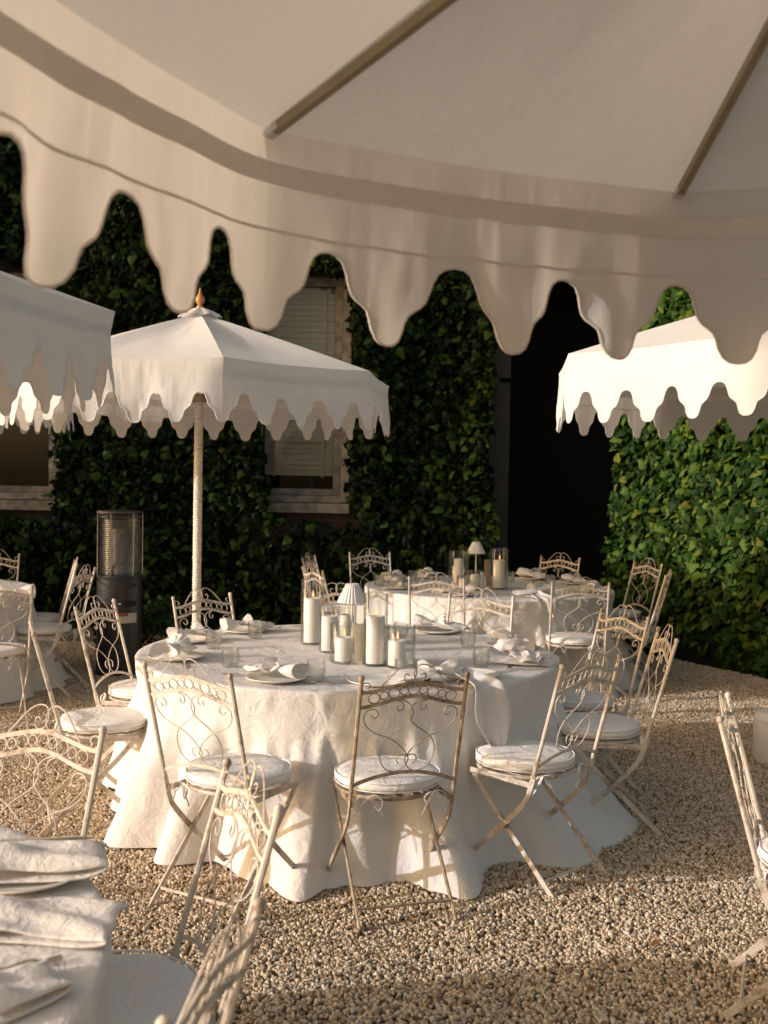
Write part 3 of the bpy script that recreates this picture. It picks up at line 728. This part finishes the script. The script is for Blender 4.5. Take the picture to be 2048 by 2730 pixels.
chair_px(610, 2036, 738, 2151, False, 'chair seen steeply from the side in front of the front left chair', G3)
chair_w(-.235, 1.56, -.98, .19, 'blurred nearest chair back at the bottom of the view', G3)
chair_px(1920, 1918, 1942, 1852, False, 'sunlit chair seen edge-on, cut by the right edge of the view', 'chairs on the right')

# ------------------------------------------------------------------ tables and cloths
def table_cloth(c, R, ctrl, seed, label, H=.75, nfold=17, depth=1.3):
    root = empty('round_table', (c[0], c[1], 0)); tag(root, label[0], 'table', 'round tables')
    MB().lathe([(.02, H - .028), (R - .03, H - .028), (R - .02, H - .02), (R - .02, H - .008), (.02, H - .008)], 48).build('tabletop', M_DOOR, root)
    for k in range(4):
        a = PI / 4 + k * PI / 2; MB().tube([(R * .6 * math.cos(a), R * .6 * math.sin(a), H - .03), (R * .68 * math.cos(a), R * .68 * math.sin(a), 0)], .016, 8).build('leg', M_DOOR, root)
    rnd = random.Random(seed)
    cs = sorted(ctrl); n = 420; folds = []
    ph = [rnd.uniform(0, 2 * PI) for _ in range(8)]; fr = [nfold + rnd.randint(-4, 4), int(nfold * 1.7), int(nfold * .55), nfold * 3 + 2, nfold * 5]
    def base(a):
        a %= 2 * PI
        for i in range(len(cs)):
            a0, r0 = cs[i]; a1, r1 = cs[(i + 1) % len(cs)]
            if i == len(cs) - 1: a1 += 2 * PI
            aa = a if a >= a0 or i < len(cs) - 1 else a + 2 * PI
            if i == len(cs) - 1 and a < cs[0][0]: aa = a + 2 * PI
            if a0 <= aa <= a1:
                t = (aa - a0) / (a1 - a0); t = t * t * (3 - 2 * t); return r0 + (r1 - r0) * t
        return cs[0][1]
    nF = nfold; cen = []; a_ = 0
    while a_ < 2 * PI:                      # separate pleats of their own width, depth and lean
        w_ = rnd.uniform(.45, 1.5) * 2 * PI / nF; cen.append((a_ + w_ / 2, w_ / 2, rnd.uniform(.35, 1.25), rnd.uniform(-.35, .35), rnd.uniform(.0, .35))); a_ += w_
    def fold(a, t):
        v = 0
        for (c0, hw, dp_, ln, st) in cen:
            for sh in (-2 * PI, 0, 2 * PI):
                x = (a - c0 - sh - ln * hw * t) / hw
                if abs(x) < 1.25:
                    k = max(0, min(1, (t - st * .5) / .5))
                    v = max(v, dp_ * k * max(0, math.cos(x * PI / 2.5)) ** 1.6)
        return v - .45
    mb = MB(); rings = []
    for t in (.0, .2, .4, .55, .7, .82, .9, .95, .98): rings.append(('t', t))
    for t in (0, .4, .8): rings.append(('e', t))
    for t in np.linspace(.03, 1, 24): rings.append(('s', float(t)))
    for kind, t in rings:
        for i in range(n):
            a = 2 * PI * i / n
            if kind == 't':
                r = max(R * t, .002); z = H + .0018 * mnoise.noise((r * math.cos(a) * 7 + seed, r * math.sin(a) * 7, 0)) * min(1, t * 3)
            elif kind == 'e':
                q = t * PI / 2; r = R + .012 * math.sin(q) - .004; z = H - .014 * (1 - math.cos(q)) - .001
            else:
                rb = base(a); F = fold(a, t); small = math.sin(fr[3] * a + ph[4] + 2 * mnoise.noise((a * 3, 0, seed))) * .009 + math.sin(fr[4] * a + ph[5]) * .004
                r = R + .010 + (rb - R) * t ** 2.6 + depth * .12 * F * (.5 + .5 * t) * min(1, t * 6) + small * (1 - t) ** .6 * min(1, t * 14)
                r += .020 * min(1, t * 3) * (1 - .3 * t) * (abs(math.sin(fr[1] * .5 * a + ph[6] + 1.6 * mnoise.noise((a * 2.2, 3, seed)) + .5 * t)) ** .7 - .6)
                r = max(r, R - .05 * t)
                r += .014 * mnoise.noise((a * 7, t * 4, seed)) * min(1, t * 3) + .006 * mnoise.noise((a * 22, t * 9, seed)) * min(1, t * 4)
                zb = .004 + (.05 if rb < R + .1 else .012) * (.6 + .6 * mnoise.noise((a * 3.3, 5, seed)))
                z = (H - .016) * (1 - t) + zb * t
            mb.v.append((r * math.cos(a), r * math.sin(a), z))
    for j in range(len(rings) - 1):
        for i in range(n): mb.f.append((j * n + i, j * n + (i + 1) % n, (j + 1) * n + (i + 1) % n, (j + 1) * n + i))
    o = mb.build('tablecloth', M_CLOTH, None); o.location = (c[0], c[1], 0); tag(o, label[1], 'tablecloth', 'white floor-length tablecloths'); return o
C1, C2, C3, C4 = (-.17, 5.5), (.90, 9.1), (-1.58, 1.78), (-3.75, 8.1)
def ring(c, pts, dflt):
    """hem control: (px, py) of the hem on the ground"""
    o = []
    for p in pts:
        w = W(p[0], p[1], .01); v = Vector((w.x - c[0], w.y - c[1])); o.append((math.atan2(v.y, v.x) % (2 * PI), v.length))
    return o
c1 = ring(C1, [(310, 2150), (440, 2290), (560, 2312), (700, 2350), (800, 2425), (870, 2395), (930, 2370), (1010, 2375), (1100, 2365), (1160, 2385), (1260, 2408), (1320, 2330), (1400, 2322), (1560, 2325), (1650, 2300)], 1.2)
c1 = [(a, 1.08 + (r - 1.08) * .86) for a, r in c1]
c1 += [(R_(15), 1.22), (R_(50), 1.2), (R_(90), 1.22), (R_(130), 1.2), (R_(165), 1.2)]
table_cloth(C1, 1.07, c1, 4, ('round table under the white cloth in the middle of the courtyard', 'white linen cloth to the gravel on the large middle table'))
reg = lambda k, r, s: [(2 * PI * i / k, r + s * math.sin(i * 2.4)) for i in range(k)]
table_cloth(C2, 1.05, reg(9, 1.2, .07), 9, ('far round table near the house and the hedge', 'white cloth on the far table near the dark porch'))
table_cloth(C3, 1.09, reg(8, 1.30, .03), 14, ('nearest round table in the bottom left corner', 'white cloth on the near table cut by the bottom left corner'), .75, 9, .5)
table_cloth(C4, 1.05, reg(9, 1.18, .05), 19, ('round table at the left edge by the dim window', 'white cloth glimpsed at the left edge between chairs'))

# ------------------------------------------------------------------ tableware
TZ = .7525
def napkin_mesh(seed):
    rnd = random.Random(seed); mb = MB()
    L, Wd = rnd.uniform(.12, .15), rnd.uniform(.055, .075); f, p = rnd.uniform(5, 8), rnd.uniform(0, 6)
    def leaf(u, v):           # flat petal lying on the plate: closed slab
        x = -L * 1.25 + (L * 1.5) * u; w = Wd * (math.sin(PI * (u * .92 + .04)) ** .7); t = v * 2 * PI
        y = w * math.cos(t); th = .012 * math.sin(PI * min(1, u * 1.1 + .05)) + .003
        z = .016 + th * math.sin(t) * (1 if math.sin(t) > 0 else .5) + .007 * math.sin(f * y / Wd + p + 5 * u) + .022 * u * u
        return (x, y, z + .006 * mnoise.noise((x * 30 + seed, y * 30, 0)))
    mb.grid(leaf, 22, 17)
    R0 = rnd.uniform(.036, .046); nf = rnd.choice((3, 4)); tl = rnd.uniform(-.5, .5)
    def lobe(u, v):           # shell-like puff opening from the knot, its end tucked back in
        a = 2 * PI * u
        vv = min(v / .8, 1); r = R0 * (.22 + .78 * math.sin(vv * PI / 2) ** .8); x = .015 + .095 * vv ** .85
        if v > .8: k = (v - .8) / .2; r *= 1 - .75 * k; x -= .035 * k
        cr = 1 + .20 * vv * (abs(math.sin(nf * a / 2 + p)) - .5) + .16 * mnoise.noise((math.cos(a) * 1.5 + seed, math.sin(a) * 1.5, v * 2.5))
        y = r * cr * math.cos(a) * 1.25 + tl * .05 * vv; z = .030 + r * cr * math.sin(a) * .72 + .006 * vv
        return (x, y, max(z, .006))
    mb.grid(lobe, 36, 16, True)
    def ruff(u, v):           # gathered ruffle at the knot
        a = 2 * PI * u; r = .012 + .024 * v
        return (-.004 - .03 * v + .006 * math.sin(11 * a) * v, r * math.cos(a) * 1.3, .045 + r * math.sin(a) * .9 + .004 * math.cos(9 * a) * v)
    mb.grid(ruff, 44, 5, True)
    return mb
NAPK = []
def napkin(pos, rz, sc_, label, group, k):
    while len(NAPK) < 4: NAPK.append(None)
    if NAPK[k % 4] is None:
        o = napkin_mesh(31 + k % 4).build('napkin', M_NAPKIN, None); NAPK[k % 4] = o.data
    else: o = bpy.data.objects.new('napkin', NAPK[k % 4]); COL.objects.link(o)
    o.location = pos; o.rotation_euler = (0, 0, rz); o.scale = (sc_, sc_, sc_); return tag(o, label, 'napkin', group)
_pl = []
def plate(pos, label, group):
    if not _pl:
        o = MB().lathe([(.0005, .004), (.07, .004), (.09, .006), (.125, .016), (.134, .019), (.135, .0165), (.124, .011), (.085, 0), (.0005, 0)], 40).build('plate', M_PORC, None); _pl.append(o.data)
    else: o = bpy.data.objects.new('plate', _pl[0]); COL.objects.link(o)
    o.location = pos; return tag(o, label, 'plate', group)
def tumbler_mesh():
    def fr(i, k): return 1.0
    seg = 24; prof = [(.0005, .0005), (.033, .0005), (.036, .004)]
    for j in range(9): prof.append((.0375 + .0016 * (j % 2) + .0004 * j, .009 + j * .0062))
    prof += [(.0408, .067), (.0412, .088), (.0404, .0895), (.0394, .088), (.0385, .066), (.036, .03), (.033, .013), (.0005, .012)]
    n0 = len(prof)
    def fr2(i, k): return 1 + (.045 * (1 if (k + i) % 2 else -1) if 3 <= i <= 11 else 0)
    mb = MB().lathe(prof, seg, (0, 0, 0), fr2); return mb
_tm = []
def tumbler(pos, label, group):
    if not _tm:
        o = tumbler_mesh().build('tumbler', M_CRYSTAL, None, False); _tm.append(o.data)
    else: o = bpy.data.objects.new('tumbler', _tm[0]); COL.objects.link(o)
    o.location = pos; o.rotation_euler = (0, 0, random.uniform(0, 6)); return tag(o, label, 'glass', group)
_fk, _kn = [], []
def fork(pos, rz, label, group):
    if not _fk:
        r = MB(); r.sweep([(0, -.10, .006), (0, -.05, .003), (0, 0, .006), (0, .035, .011), (0, .05, .006)], [(-.004, -.0012), (.004, -.0012), (.004, .0012), (-.004, .0012)], False, (1, 0, 0), [1.3, 1.1, .7, 1.0, 2.6])
        for k in range(4):
            x = -.009 + .006 * k; r.sweep([(x, .048, .006), (x, .07, .004), (x, .095, .007)], [(-.0013, -.0008), (.0013, -.0008), (.0013, .0008), (-.0013, .0008)], False, (1, 0, 0))
        o = r.build('fork', M_SILVER, None, False); _fk.append(o.data)
    else: o = bpy.data.objects.new('fork', _fk[0]); COL.objects.link(o)
    o.location = pos; o.rotation_euler = (0, 0, rz); return tag(o, label, 'fork', group)
def knife(pos, rz, label, group):
    if not _kn:
        r = MB(); r.sweep([(0, -.11, .004), (0, -.02, .004), (0, 0, .004), (.002, .06, .004), (.001, .11, .003)], [(-.006, -.0018), (.006, -.0018), (.006, .0018), (-.006, .0018)], False, (1, 0, 0), [.8, 1, .8, 1.5, .4])
        o = r.build('knife', M_SILVER, None, False); _kn.append(o.data)
    else: o = bpy.data.objects.new('knife', _kn[0]); COL.objects.link(o)
    o.location = pos; o.rotation_euler = (0, 0, rz); return tag(o, label, 'knife', group)

SEAT1 = ['front left chair', 'front centre chair', 'sunlit-edged right front chair', 'edge-on right chair', 'back right chair in shade', 'back chair between the tablecloths', 'chair hidden by candles', 'chair before the rope-wrapped pole', 'chair before the heater', 'edge-on left chair']
for i, (mch, fac) in enumerate(T1):
    d = Vector((mch.x - C1[0], mch.y - C1[1], 0)).normalized(); t = Vector((-d.y, d.x, 0))
    pc = Vector((C1[0], C1[1], 0)) + d * .89; ang = math.atan2(t.y, t.x)
    w = SEAT1[i]
    plate((pc.x, pc.y, TZ), 'cream plate laid at the ' + w, 'plates on the middle table')
    if i not in (1, 2):
        napkin((pc.x, pc.y, TZ + .014), ang + random.uniform(-.5, .5), random.uniform(1.1, 1.3), 'knotted white napkin on the plate at the ' + w, 'napkins on the middle table', i)
    f = pc + t * -.175 + d * -.02; fork((f.x, f.y, TZ), ang + PI / 2 + random.uniform(-.2, .2), 'steel fork left of the plate at the ' + w, 'forks on the middle table')
    f = pc + t * .175; knife((f.x, f.y, TZ), ang + PI / 2 + random.uniform(-.2, .2), 'steel knife right of the plate at the ' + w, 'knives on the middle table')
TUM = [(569, 1728, 'cut-glass tumbler behind the grey shaded napkin, second from the left'), (614, 1777, 'sparkling cut-glass tumbler left of the table centre, above the front left chair'), (681, 1700, 'cut-glass tumbler between the two back left napkins'), (842, 1815, 'cut-glass tumbler beside the knotted napkin at the table front'),
       (1070, 1700, 'clear tumbler behind the short right candle glass'), (1247, 1726, 'greenish shaded tumbler at the back right of the middle table'), (1283, 1778, 'cut-glass tumbler overlapping the greenish shaded one'), (1077, 1812, 'cut-glass tumbler just above the bronze chair crest')]
for px, py, lb in TUM: tumbler(W(px, py, TZ), lb, 'tumblers on the middle table')

# loose napkins that drape over the table edge
def drape(c, R, ang, w0, w1, inn, down, seed, label, tipk=.6):
    d = Vector((math.cos(ang), math.sin(ang), 0)); t = Vector((-d.y, d.x, 0)); mb = MB(); tot = inn + down
    def fn(u, v):
        s = v * tot; w = w0 + (w1 - w0) * min(1, v * 1.4)
        if v > tipk: w *= 1 - .75 * ((v - tipk) / (1 - tipk)) ** 1.5
        x = (u - .5) * 2 * w; fo = .012 * math.sin(u * 7 + seed + v * 2) + .006 * math.sin(u * 15 + seed)
        if s < inn: r = R - inn + s + .03; z = TZ + .018 + .012 * (1 - s / inn) + fo + .03 * math.exp(-((v) / .12) ** 2) * math.sin(PI * u)
        else:
            q = s - inn; k = min(1, q / .06); r = R + .03 + .03 * math.sin(k * PI / 2) + fo * 1.3 + .05 * max(0, q - .06); z = TZ + .012 - max(0, q - .025) - .006 * k + fo * (1 - k)
        p = Vector((c[0], c[1], 0)) + d * r + t * (x + .06 * v * v)
        return (p.x, p.y, z)
    mb.grid(fn, 18, 30)
    o = mb.build('napkin', M_NAPKIN, None); sd = o.modifiers.new('thick', 'SOLIDIFY'); sd.thickness = .002
    return tag(o, label, 'napkin', 'napkins on the middle table')
p = W(1320, 1850, .74); a = math.atan2(p.y - C1[1], p.x - C1[0])
drape(C1, 1.085, a, .05, .115, .18, .30, 1.2, 'white napkin hanging over the front edge right of the bronze chair')
p = W(1440, 1770, TZ); drape(C1, 1.0, math.atan2(p.y - C1[1], p.x - C1[0]), .10, .13, .30, .05, 4.2, 'bright sunlit napkin spread at the right edge of the middle table', .95)
p = W(1150, 1820, TZ); napkin((p.x, p.y, TZ + .014), .4, 1.2, 'sunlit folded napkin behind the bronze chair crest', 'napkins on the middle table', 2)

# candles in glass cylinders
def hurricane(x, y, r, h, label, group):
    o = MB().lathe([(.0005, 0), (r - .004, 0), (r, .004), (r, h - .002), (r - .0015, h), (r - .003, h - .002), (r - .003, .012), (.0005, .011)], 40).build('candle_vase', M_GLASS, None)
    o.location = (x, y, TZ); return tag(o, label, 'vase', group)
def candle(x, y, r, h, label, group, lit=True):
    root = empty('candle', (x, y, TZ + .0115)); tag(root, label, 'candle', group)
    MB().lathe([(.0005, 0), (r, 0), (r, h - .006), (r - .004, h), (r - .010, h - .001), (r * .45, h - .008), (.0005, h - .009)], 32).build('wax', M_WAX, root)
    MB().tube([(0, 0, h - .012), (.001, 0, h + .004), (.003, 0, h + .010)], .0013, 5).build('wick', M_WICK, root)
    if lit: MB().lathe([(.0005, h + .004), (.0042, h + .011), (.0052, h + .018), (.0036, h + .028), (.0015, h + .038), (.0003, h + .046)], 10, (.003, 0, 0)).build('flame', M_FLAME, root)
    return root
def pos_of(px, py): p = W(px, py, TZ); return p.x, p.y
GV, GC = 'candle vases on the middle table', 'candles on the middle table'
HL = [((832, 1716), .0625, .35, .045, .235, 'tall leftmost candle glass on the middle table', 'tall lit candle in the leftmost glass', True, 0),
      ((878, 1738), .055, .235, .041, .175, 'medium candle glass right of the tall left one', 'unlit-looking medium candle right of the tall left one', False, 0),
      ((922, 1718), .056, .21, .042, .15, 'candle glass behind the lamp stem', 'lit candle behind the lamp stem', True, 0),
      ((916, 1766), .067, .19, .043, .112, 'short wide candle glass in front of the lamp', 'short lit candle in front of the lamp', True, 0),
      ((1000, 1773), .058, .345, .044, .225, 'tall smoky candle glass at the middle of the centrepiece', 'tall lit candle in the smoky middle glass', True, 0),
      ((1069, 1779), .067, .20, .043, .118, 'short wide candle glass at the right of the centrepiece', 'short lit candle at the right of the centrepiece', True, -.02)]
for (pp, r, h, cr, ch, l1, l2, lit, dx) in HL:
    x, y = pos_of(*pp); hurricane(x, y, r, h, l1, GV); candle(x + dx, y - .004, cr, ch, l2, GC, lit)
def lamp(x, y, k, label):
    root = empty('table_lamp', (x, y, TZ)); tag(root, label, 'lamp', 'cordless table lamps')
    MB().lathe([(.0005, 0), (.05 * k, 0), (.05 * k, .008), (.045 * k, .012), (.0005, .013)], 28).build('base', M_LAMPMETAL, root)
    MB().lathe([(.0055, .012), (.0055, .30 * k)], 12, (0, 0, 0), None, True).build('stem', M_LAMPMETAL, root)
    seg = 96
    MB().lathe([(.074 * k, .245 * k), (.030 * k, .338 * k), (.028 * k, .338 * k), (.072 * k, .245 * k), (.074 * k, .245 * k)], seg, (0, 0, 0), lambda i, q: 1 + .035 * (1 if q % 4 < 2 else -1)).build('lamp_shade', M_SHADE, root, False)
    MB().lathe([(.0005, .338 * k), (.027 * k, .336 * k)], 20).build('shade_top', M_SHADE, root)
x, y = pos_of(937, 1735); lamp(x, y, 1.03, 'small table lamp with pleated white shade on the middle table')
def card(x, y, rz, w, h, tilt, m_, label, legs=False):
    root = empty('menu_card', (x, y, TZ), rz); tag(root, label, 'menu card', 'menu cards')
    mt = Matrix.Rotation(tilt, 3, 'X'); MB().box(mt @ Vector((0, 0, h / 2 + .006)), (w / 2, .001, h / 2), mt).build('card', m_, root, False)
    MB().box((0, 0, .006), (w * .3, .012, .006)).build('holder', M_LAMPMETAL, root, False)
x, y = pos_of(975, 1768); card(x - .01, y, R_(52), .115, .185, R_(-5), M_CARD, 'printed beige menu card leaning beside the tall smoky glass')
x, y = pos_of(930, 1700); card(x, y + .04, R_(-4), .16, .17, R_(-4), M_CARDW, 'white menu card standing behind the lamp on the middle table')

# far table setting
G2v = 'things on the far table'
for i, (mch, fac) in enumerate(T2):
    d = Vector((mch.x - C2[0], mch.y - C2[1], 0)).normalized(); t = Vector((-d.y, d.x, 0)); pc = Vector((C2[0], C2[1], 0)) + d * .86
    w = ['left edge-on chair', 'farther left chair', 'shaded back left chair', 'chair before the porch', 'chair against the hedge', 'right edge-on chair', 'front right chair', 'front chair below the candles'][i]
    plate((pc.x, pc.y, TZ), 'plate on the far table at the ' + w, 'plates on the far table')
    napkin((pc.x, pc.y, TZ + .014), math.atan2(t.y, t.x) + random.uniform(-.6, .6), random.uniform(1.05, 1.25), 'white napkin on the far table at the ' + w, 'napkins on the far table', i)
for px, py, lb in ((1100, 1548, 'tumbler at the back left of the far table'), (1432, 1579, 'tumbler at the front right of the far table'), (1466, 1560, 'tumbler near the back right napkin of the far table'), (1360, 1552, 'tumbler right of the tall glass on the far table'), (1010, 1562, 'tumbler near the left napkin of the far table')):
    tumbler(W(px, py, TZ), lb, 'tumblers on the far table')
for (pp, r, h, cr, ch, l1, l2, lit) in [((1222, 1562), .085, .30, .042, .22, 'large candle glass at the left of the far centrepiece', 'tall candle in the left glass of the far table', False), ((1330, 1570), .075, .34, .05, .23, 'dark-rimmed candle glass at the right of the far centrepiece', 'lit candle in the right glass of the far table', True), ((1234, 1574), .05, .12, .035, .085, 'low candle glass at the front of the far centrepiece', 'low candle at the front of the far centrepiece', False), ((1265, 1572), .052, .16, .036, .115, 'medium candle glass below the far lamp', 'medium candle below the far lamp', False)]:
    x, y = pos_of(*pp); hurricane(x, y, r, h, l1, 'candle vases on the far table'); candle(x, y, cr, ch, l2, 'candles on the far table', lit)
x, y = pos_of(1268, 1556); lamp(x, y, 1.08, 'small table lamp with pleated shade on the far table before the porch')
x, y = pos_of(1304, 1566); card(x, y, R_(60), .12, .23, R_(-5), M_CARDP, 'blush menu card standing between the far candles')
x, y = pos_of(1290, 1576); card(x, y, R_(70), .10, .15, R_(-6), M_CARDW, 'narrow white card at the foot of the far candles')
p = W(1395, 1590, .74); o = drape(C2, 1.05, math.atan2(p.y - C2[1], p.x - C2[0]), .06, .10, .18, .16, 2.2, 'white napkin hanging over the front edge of the far table', .5); o['group'] = 'napkins on the far table'

# near corner table: plates with big loosely folded napkins
def big_napkin(c, rz, w, l, h, seed, label):
    """linen folded back on itself: a soft S-fold with its rolled loop to the right"""
    mb = MB(); k = h / .05
    prof = catmull([(-l, 0, .006), (-l * .5, 0, .004), (l * .3, 0, .007 * k), (l * .78, 0, .010 * k), (l * .98, 0, .022 * k), (l * .90, 0, .040 * k), (l * .55, 0, .047 * k), (l * .1, 0, .044 * k), (-l * .3, 0, .060 * k), (-l * .62, 0, .058 * k), (-l * .85, 0, .036 * k), (-l * .98, 0, .030 * k)], 4)
    n = len(prof)
    def fn(u, v):
        p = prof[int(round(u * (n - 1)))]; y = (v - .5) * 2; t = p.z / (.06 * k)
        z = p.z * (1 + .30 * mnoise.noise((y * 1.3 + seed, p.x * 7, t))) * (1 - .55 * abs(y) ** 3 * t) + .006 * math.sin(5 * y + p.x * 20 + seed) * t
        x = p.x + .022 * mnoise.noise((y * 1.6, t * 1.5, seed)) + .02 * y * y * t
        return (x, y * w * (1 - .18 * t) + .012 * math.sin(p.x * 16 + seed), max(.002, z))
    mb.grid(fn, n, 22)
    o = mb.build('napkin', M_NAPKIN, None); o.location = c; o.rotation_euler = (0, 0, rz)
    sd = o.modifiers.new('thick', 'SOLIDIFY'); sd.thickness = .003
    return tag(o, label, 'napkin', 'napkins on the corner table')
p = W(95, 2330, TZ); plate((p.x - .02, p.y - .02, TZ), 'cream plate under the upper napkin of the corner table', 'plates on the corner table')
big_napkin((p.x, p.y, TZ + .016), R_(15), .10, .14, .038, 3, 'plump rolled napkin at the back of the corner table')
p = W(110, 2470, TZ); big_napkin((p.x - .02, p.y, TZ + .004), R_(0), .10, .17, .022, 8, 'flat folded napkin in the middle of the corner table')
p = W(45, 2670, TZ)
big_napkin((p.x - .02, p.y, TZ + .003), R_(40), .07, .085, .032, 12, 'crumpled napkin lowest in the bottom left corner')
p = W(130, 2240, TZ); knife((p.x, p.y, TZ), R_(-80), 'steel knife behind the plump napkin on the corner table', 'knives on the corner table')
p = W(95, 2590, TZ); fork((p.x - .05, p.y, TZ), R_(-62), 'steel fork beside the lowest napkin on the corner table', 'forks on the corner table')
for px, py, l1 in ((18, 1600, 'white napkin on the left edge table, cut by the view'),):
    p = W(px, py, TZ); napkin((p.x, p.y, TZ + .002), .5, 1.6, l1, 'napkins by the left window', 1)

# ------------------------------------------------------------------ patio heater
p = WD(318, 1700, 8.85); ht = empty('patio_heater', (p.x, p.y, 0), R_(8)); tag(ht, 'black cylindrical patio heater with a glass and wire guard head by the ivy', 'patio heater')
HRad = .185
MB().lathe([(HRad + .012, 0), (HRad + .012, .03), (HRad, .035), (HRad, .80), (HRad + .006, .805), (HRad + .006, .825), (HRad - .02, .83), (.0005, .83)], 40).build('body', M_BLACK, ht)
MB().lathe([(HRad - .03, .832), (HRad - .03, 1.27), (HRad - .034, 1.27), (HRad - .034, .832)], 40).build('glass_tube', M_GLASS, ht)
MB().lathe([(.05, .832), (.05, .90), (.11, .905), (.11, .915), (.075, .92), (.075, 1.20), (.09, 1.21), (.0005, 1.215)], 28).build('burner', M_DARKMETAL, ht)
for k in range(6):
    a = k * PI / 3 + .2; MB().tube([(HRad * .985 * math.cos(a), HRad * .985 * math.sin(a), .825), (HRad * .985 * math.cos(a), HRad * .985 * math.sin(a), 1.335)], .0045, 6).build('guard_post', M_STEEL, ht)
me = None
for k in range(26):
    if me is None:
        o = MB().tube([((HRad - .018) * math.cos(2 * PI * i / 32), (HRad - .018) * math.sin(2 * PI * i / 32), 0) for i in range(32)], .0026, 4, True).build('guard_wire', M_STEEL, ht); me = o.data
    else: o = bpy.data.objects.new('guard_wire', me); COL.objects.link(o); o.parent = ht
    o.location = (0, 0, .84 + k * .0175)
for z in (1.30, 1.318): MB().tube([((HRad - .02) * math.cos(2 * PI * i / 36), (HRad - .02) * math.sin(2 * PI * i / 36), z) for i in range(36)], .006, 6, True).build('top_ring', M_STEEL, ht)
MB().lathe([(HRad + .01, 1.335), (HRad + .004, 1.352), (HRad - .02, 1.356), (.0005, 1.358)], 36).build('lid', M_DARKMETAL, ht)
def patch(a0, a1, z0, z1, off, name, m_):
    mb = MB(); mb.grid(lambda u, v: ((HRad + off) * math.cos(a0 + (a1 - a0) * u), (HRad + off) * math.sin(a0 + (a1 - a0) * u), z0 + (z1 - z0) * v), 14, 2); return mb.build(name, m_, ht)
M_LABEL = flat_mat('cream_label', (.60, .54, .44), .6, 0, .3, .08, 20); M_RED = flat_mat('red_strip', (.32, .045, .025), .6)
lb = patch(R_(-92), R_(-38), .44, .52, .003, 'warning_label', M_LABEL); r2 = patch(R_(-92), R_(-62), .497, .517, .0045, 'red_strip', M_RED); r2.parent = lb
for k in range(8):
    a = R_(-78 + k * 5); MB().box((HRad * math.cos(a), HRad * math.sin(a), .60), (.005, .0035, .028 - .002 * abs(k - 3.5)), Matrix.Rotation(a, 3, 'Z')).build('vent_slot', M_DARKROOM, ht, False)
MB().lathe([(.028, -.01), (.028, .006), (.02, .012), (.0005, .012)], 16).build('control_knob', M_DARKROOM, ht).location = (HRad * math.cos(R_(-52)), HRad * math.sin(R_(-52)), .745)
a = R_(-84); MB().box(((HRad + .008) * math.cos(a), (HRad + .008) * math.sin(a), .60), (.008, .012, .006), Matrix.Rotation(a, 3, 'Z')).build('latch', M_STEEL, ht, False)

# ------------------------------------------------------------------ a few dry leaves on the gravel
M_DRY = flat_mat('dry_leaf', (.16, .075, .03), .8, 0, .2, .4, 40); lm = None
for px, py, lb in ((1105, 2585, 'reddish brown leaf in the shaded gravel below the bronze chair'), (1745, 2515, 'dark curled leaf at the shadow edge left of the right chair'), (1290, 2470, 'brown leaf on sunlit gravel just past the white hem'), (1580, 2640, 'brown leaf in shade between the bronze chair and the right chair'), (1880, 2610, 'small leaf beside the right chair foot'), (905, 2610, 'leaf in shade below the left foot of the bronze chair'), (1690, 2380, 'lone leaf on sunlit gravel right of the big white cloth'), (640, 2420, 'leaf on sunlit gravel under the front left chair'), (1240, 2690, 'leaf in deep shade near the bottom edge of the view'), (1480, 2560, 'leaf in shade right below the sunlit gravel strip')):
    p = W(px, py, .012)
    if lm is None:
        q = MB(); q.v = [(0, 0, .004)] + [(x * .03, y * .042 + .02, .004 + .016 * abs(x) + .008 * (y + .5) ** 2) for x, y in LEAF]; q.f = [(0, 1 + i, 1 + (i + 1) % 10) for i in range(10)]
        o = q.build('fallen_leaf', M_DRY, None); lm = o.data
    else: o = bpy.data.objects.new('fallen_leaf', lm); COL.objects.link(o)
    o.location = (p.x, p.y, gz(p.x, p.y) + .009); o.rotation_euler = (random.uniform(-.3, .3), random.uniform(-.3, .3), random.uniform(0, 6)); k = random.uniform(.6, 1.0); o.scale = (k, k, k)
    tag(o, lb, 'leaf', 'fallen leaves on the gravel')
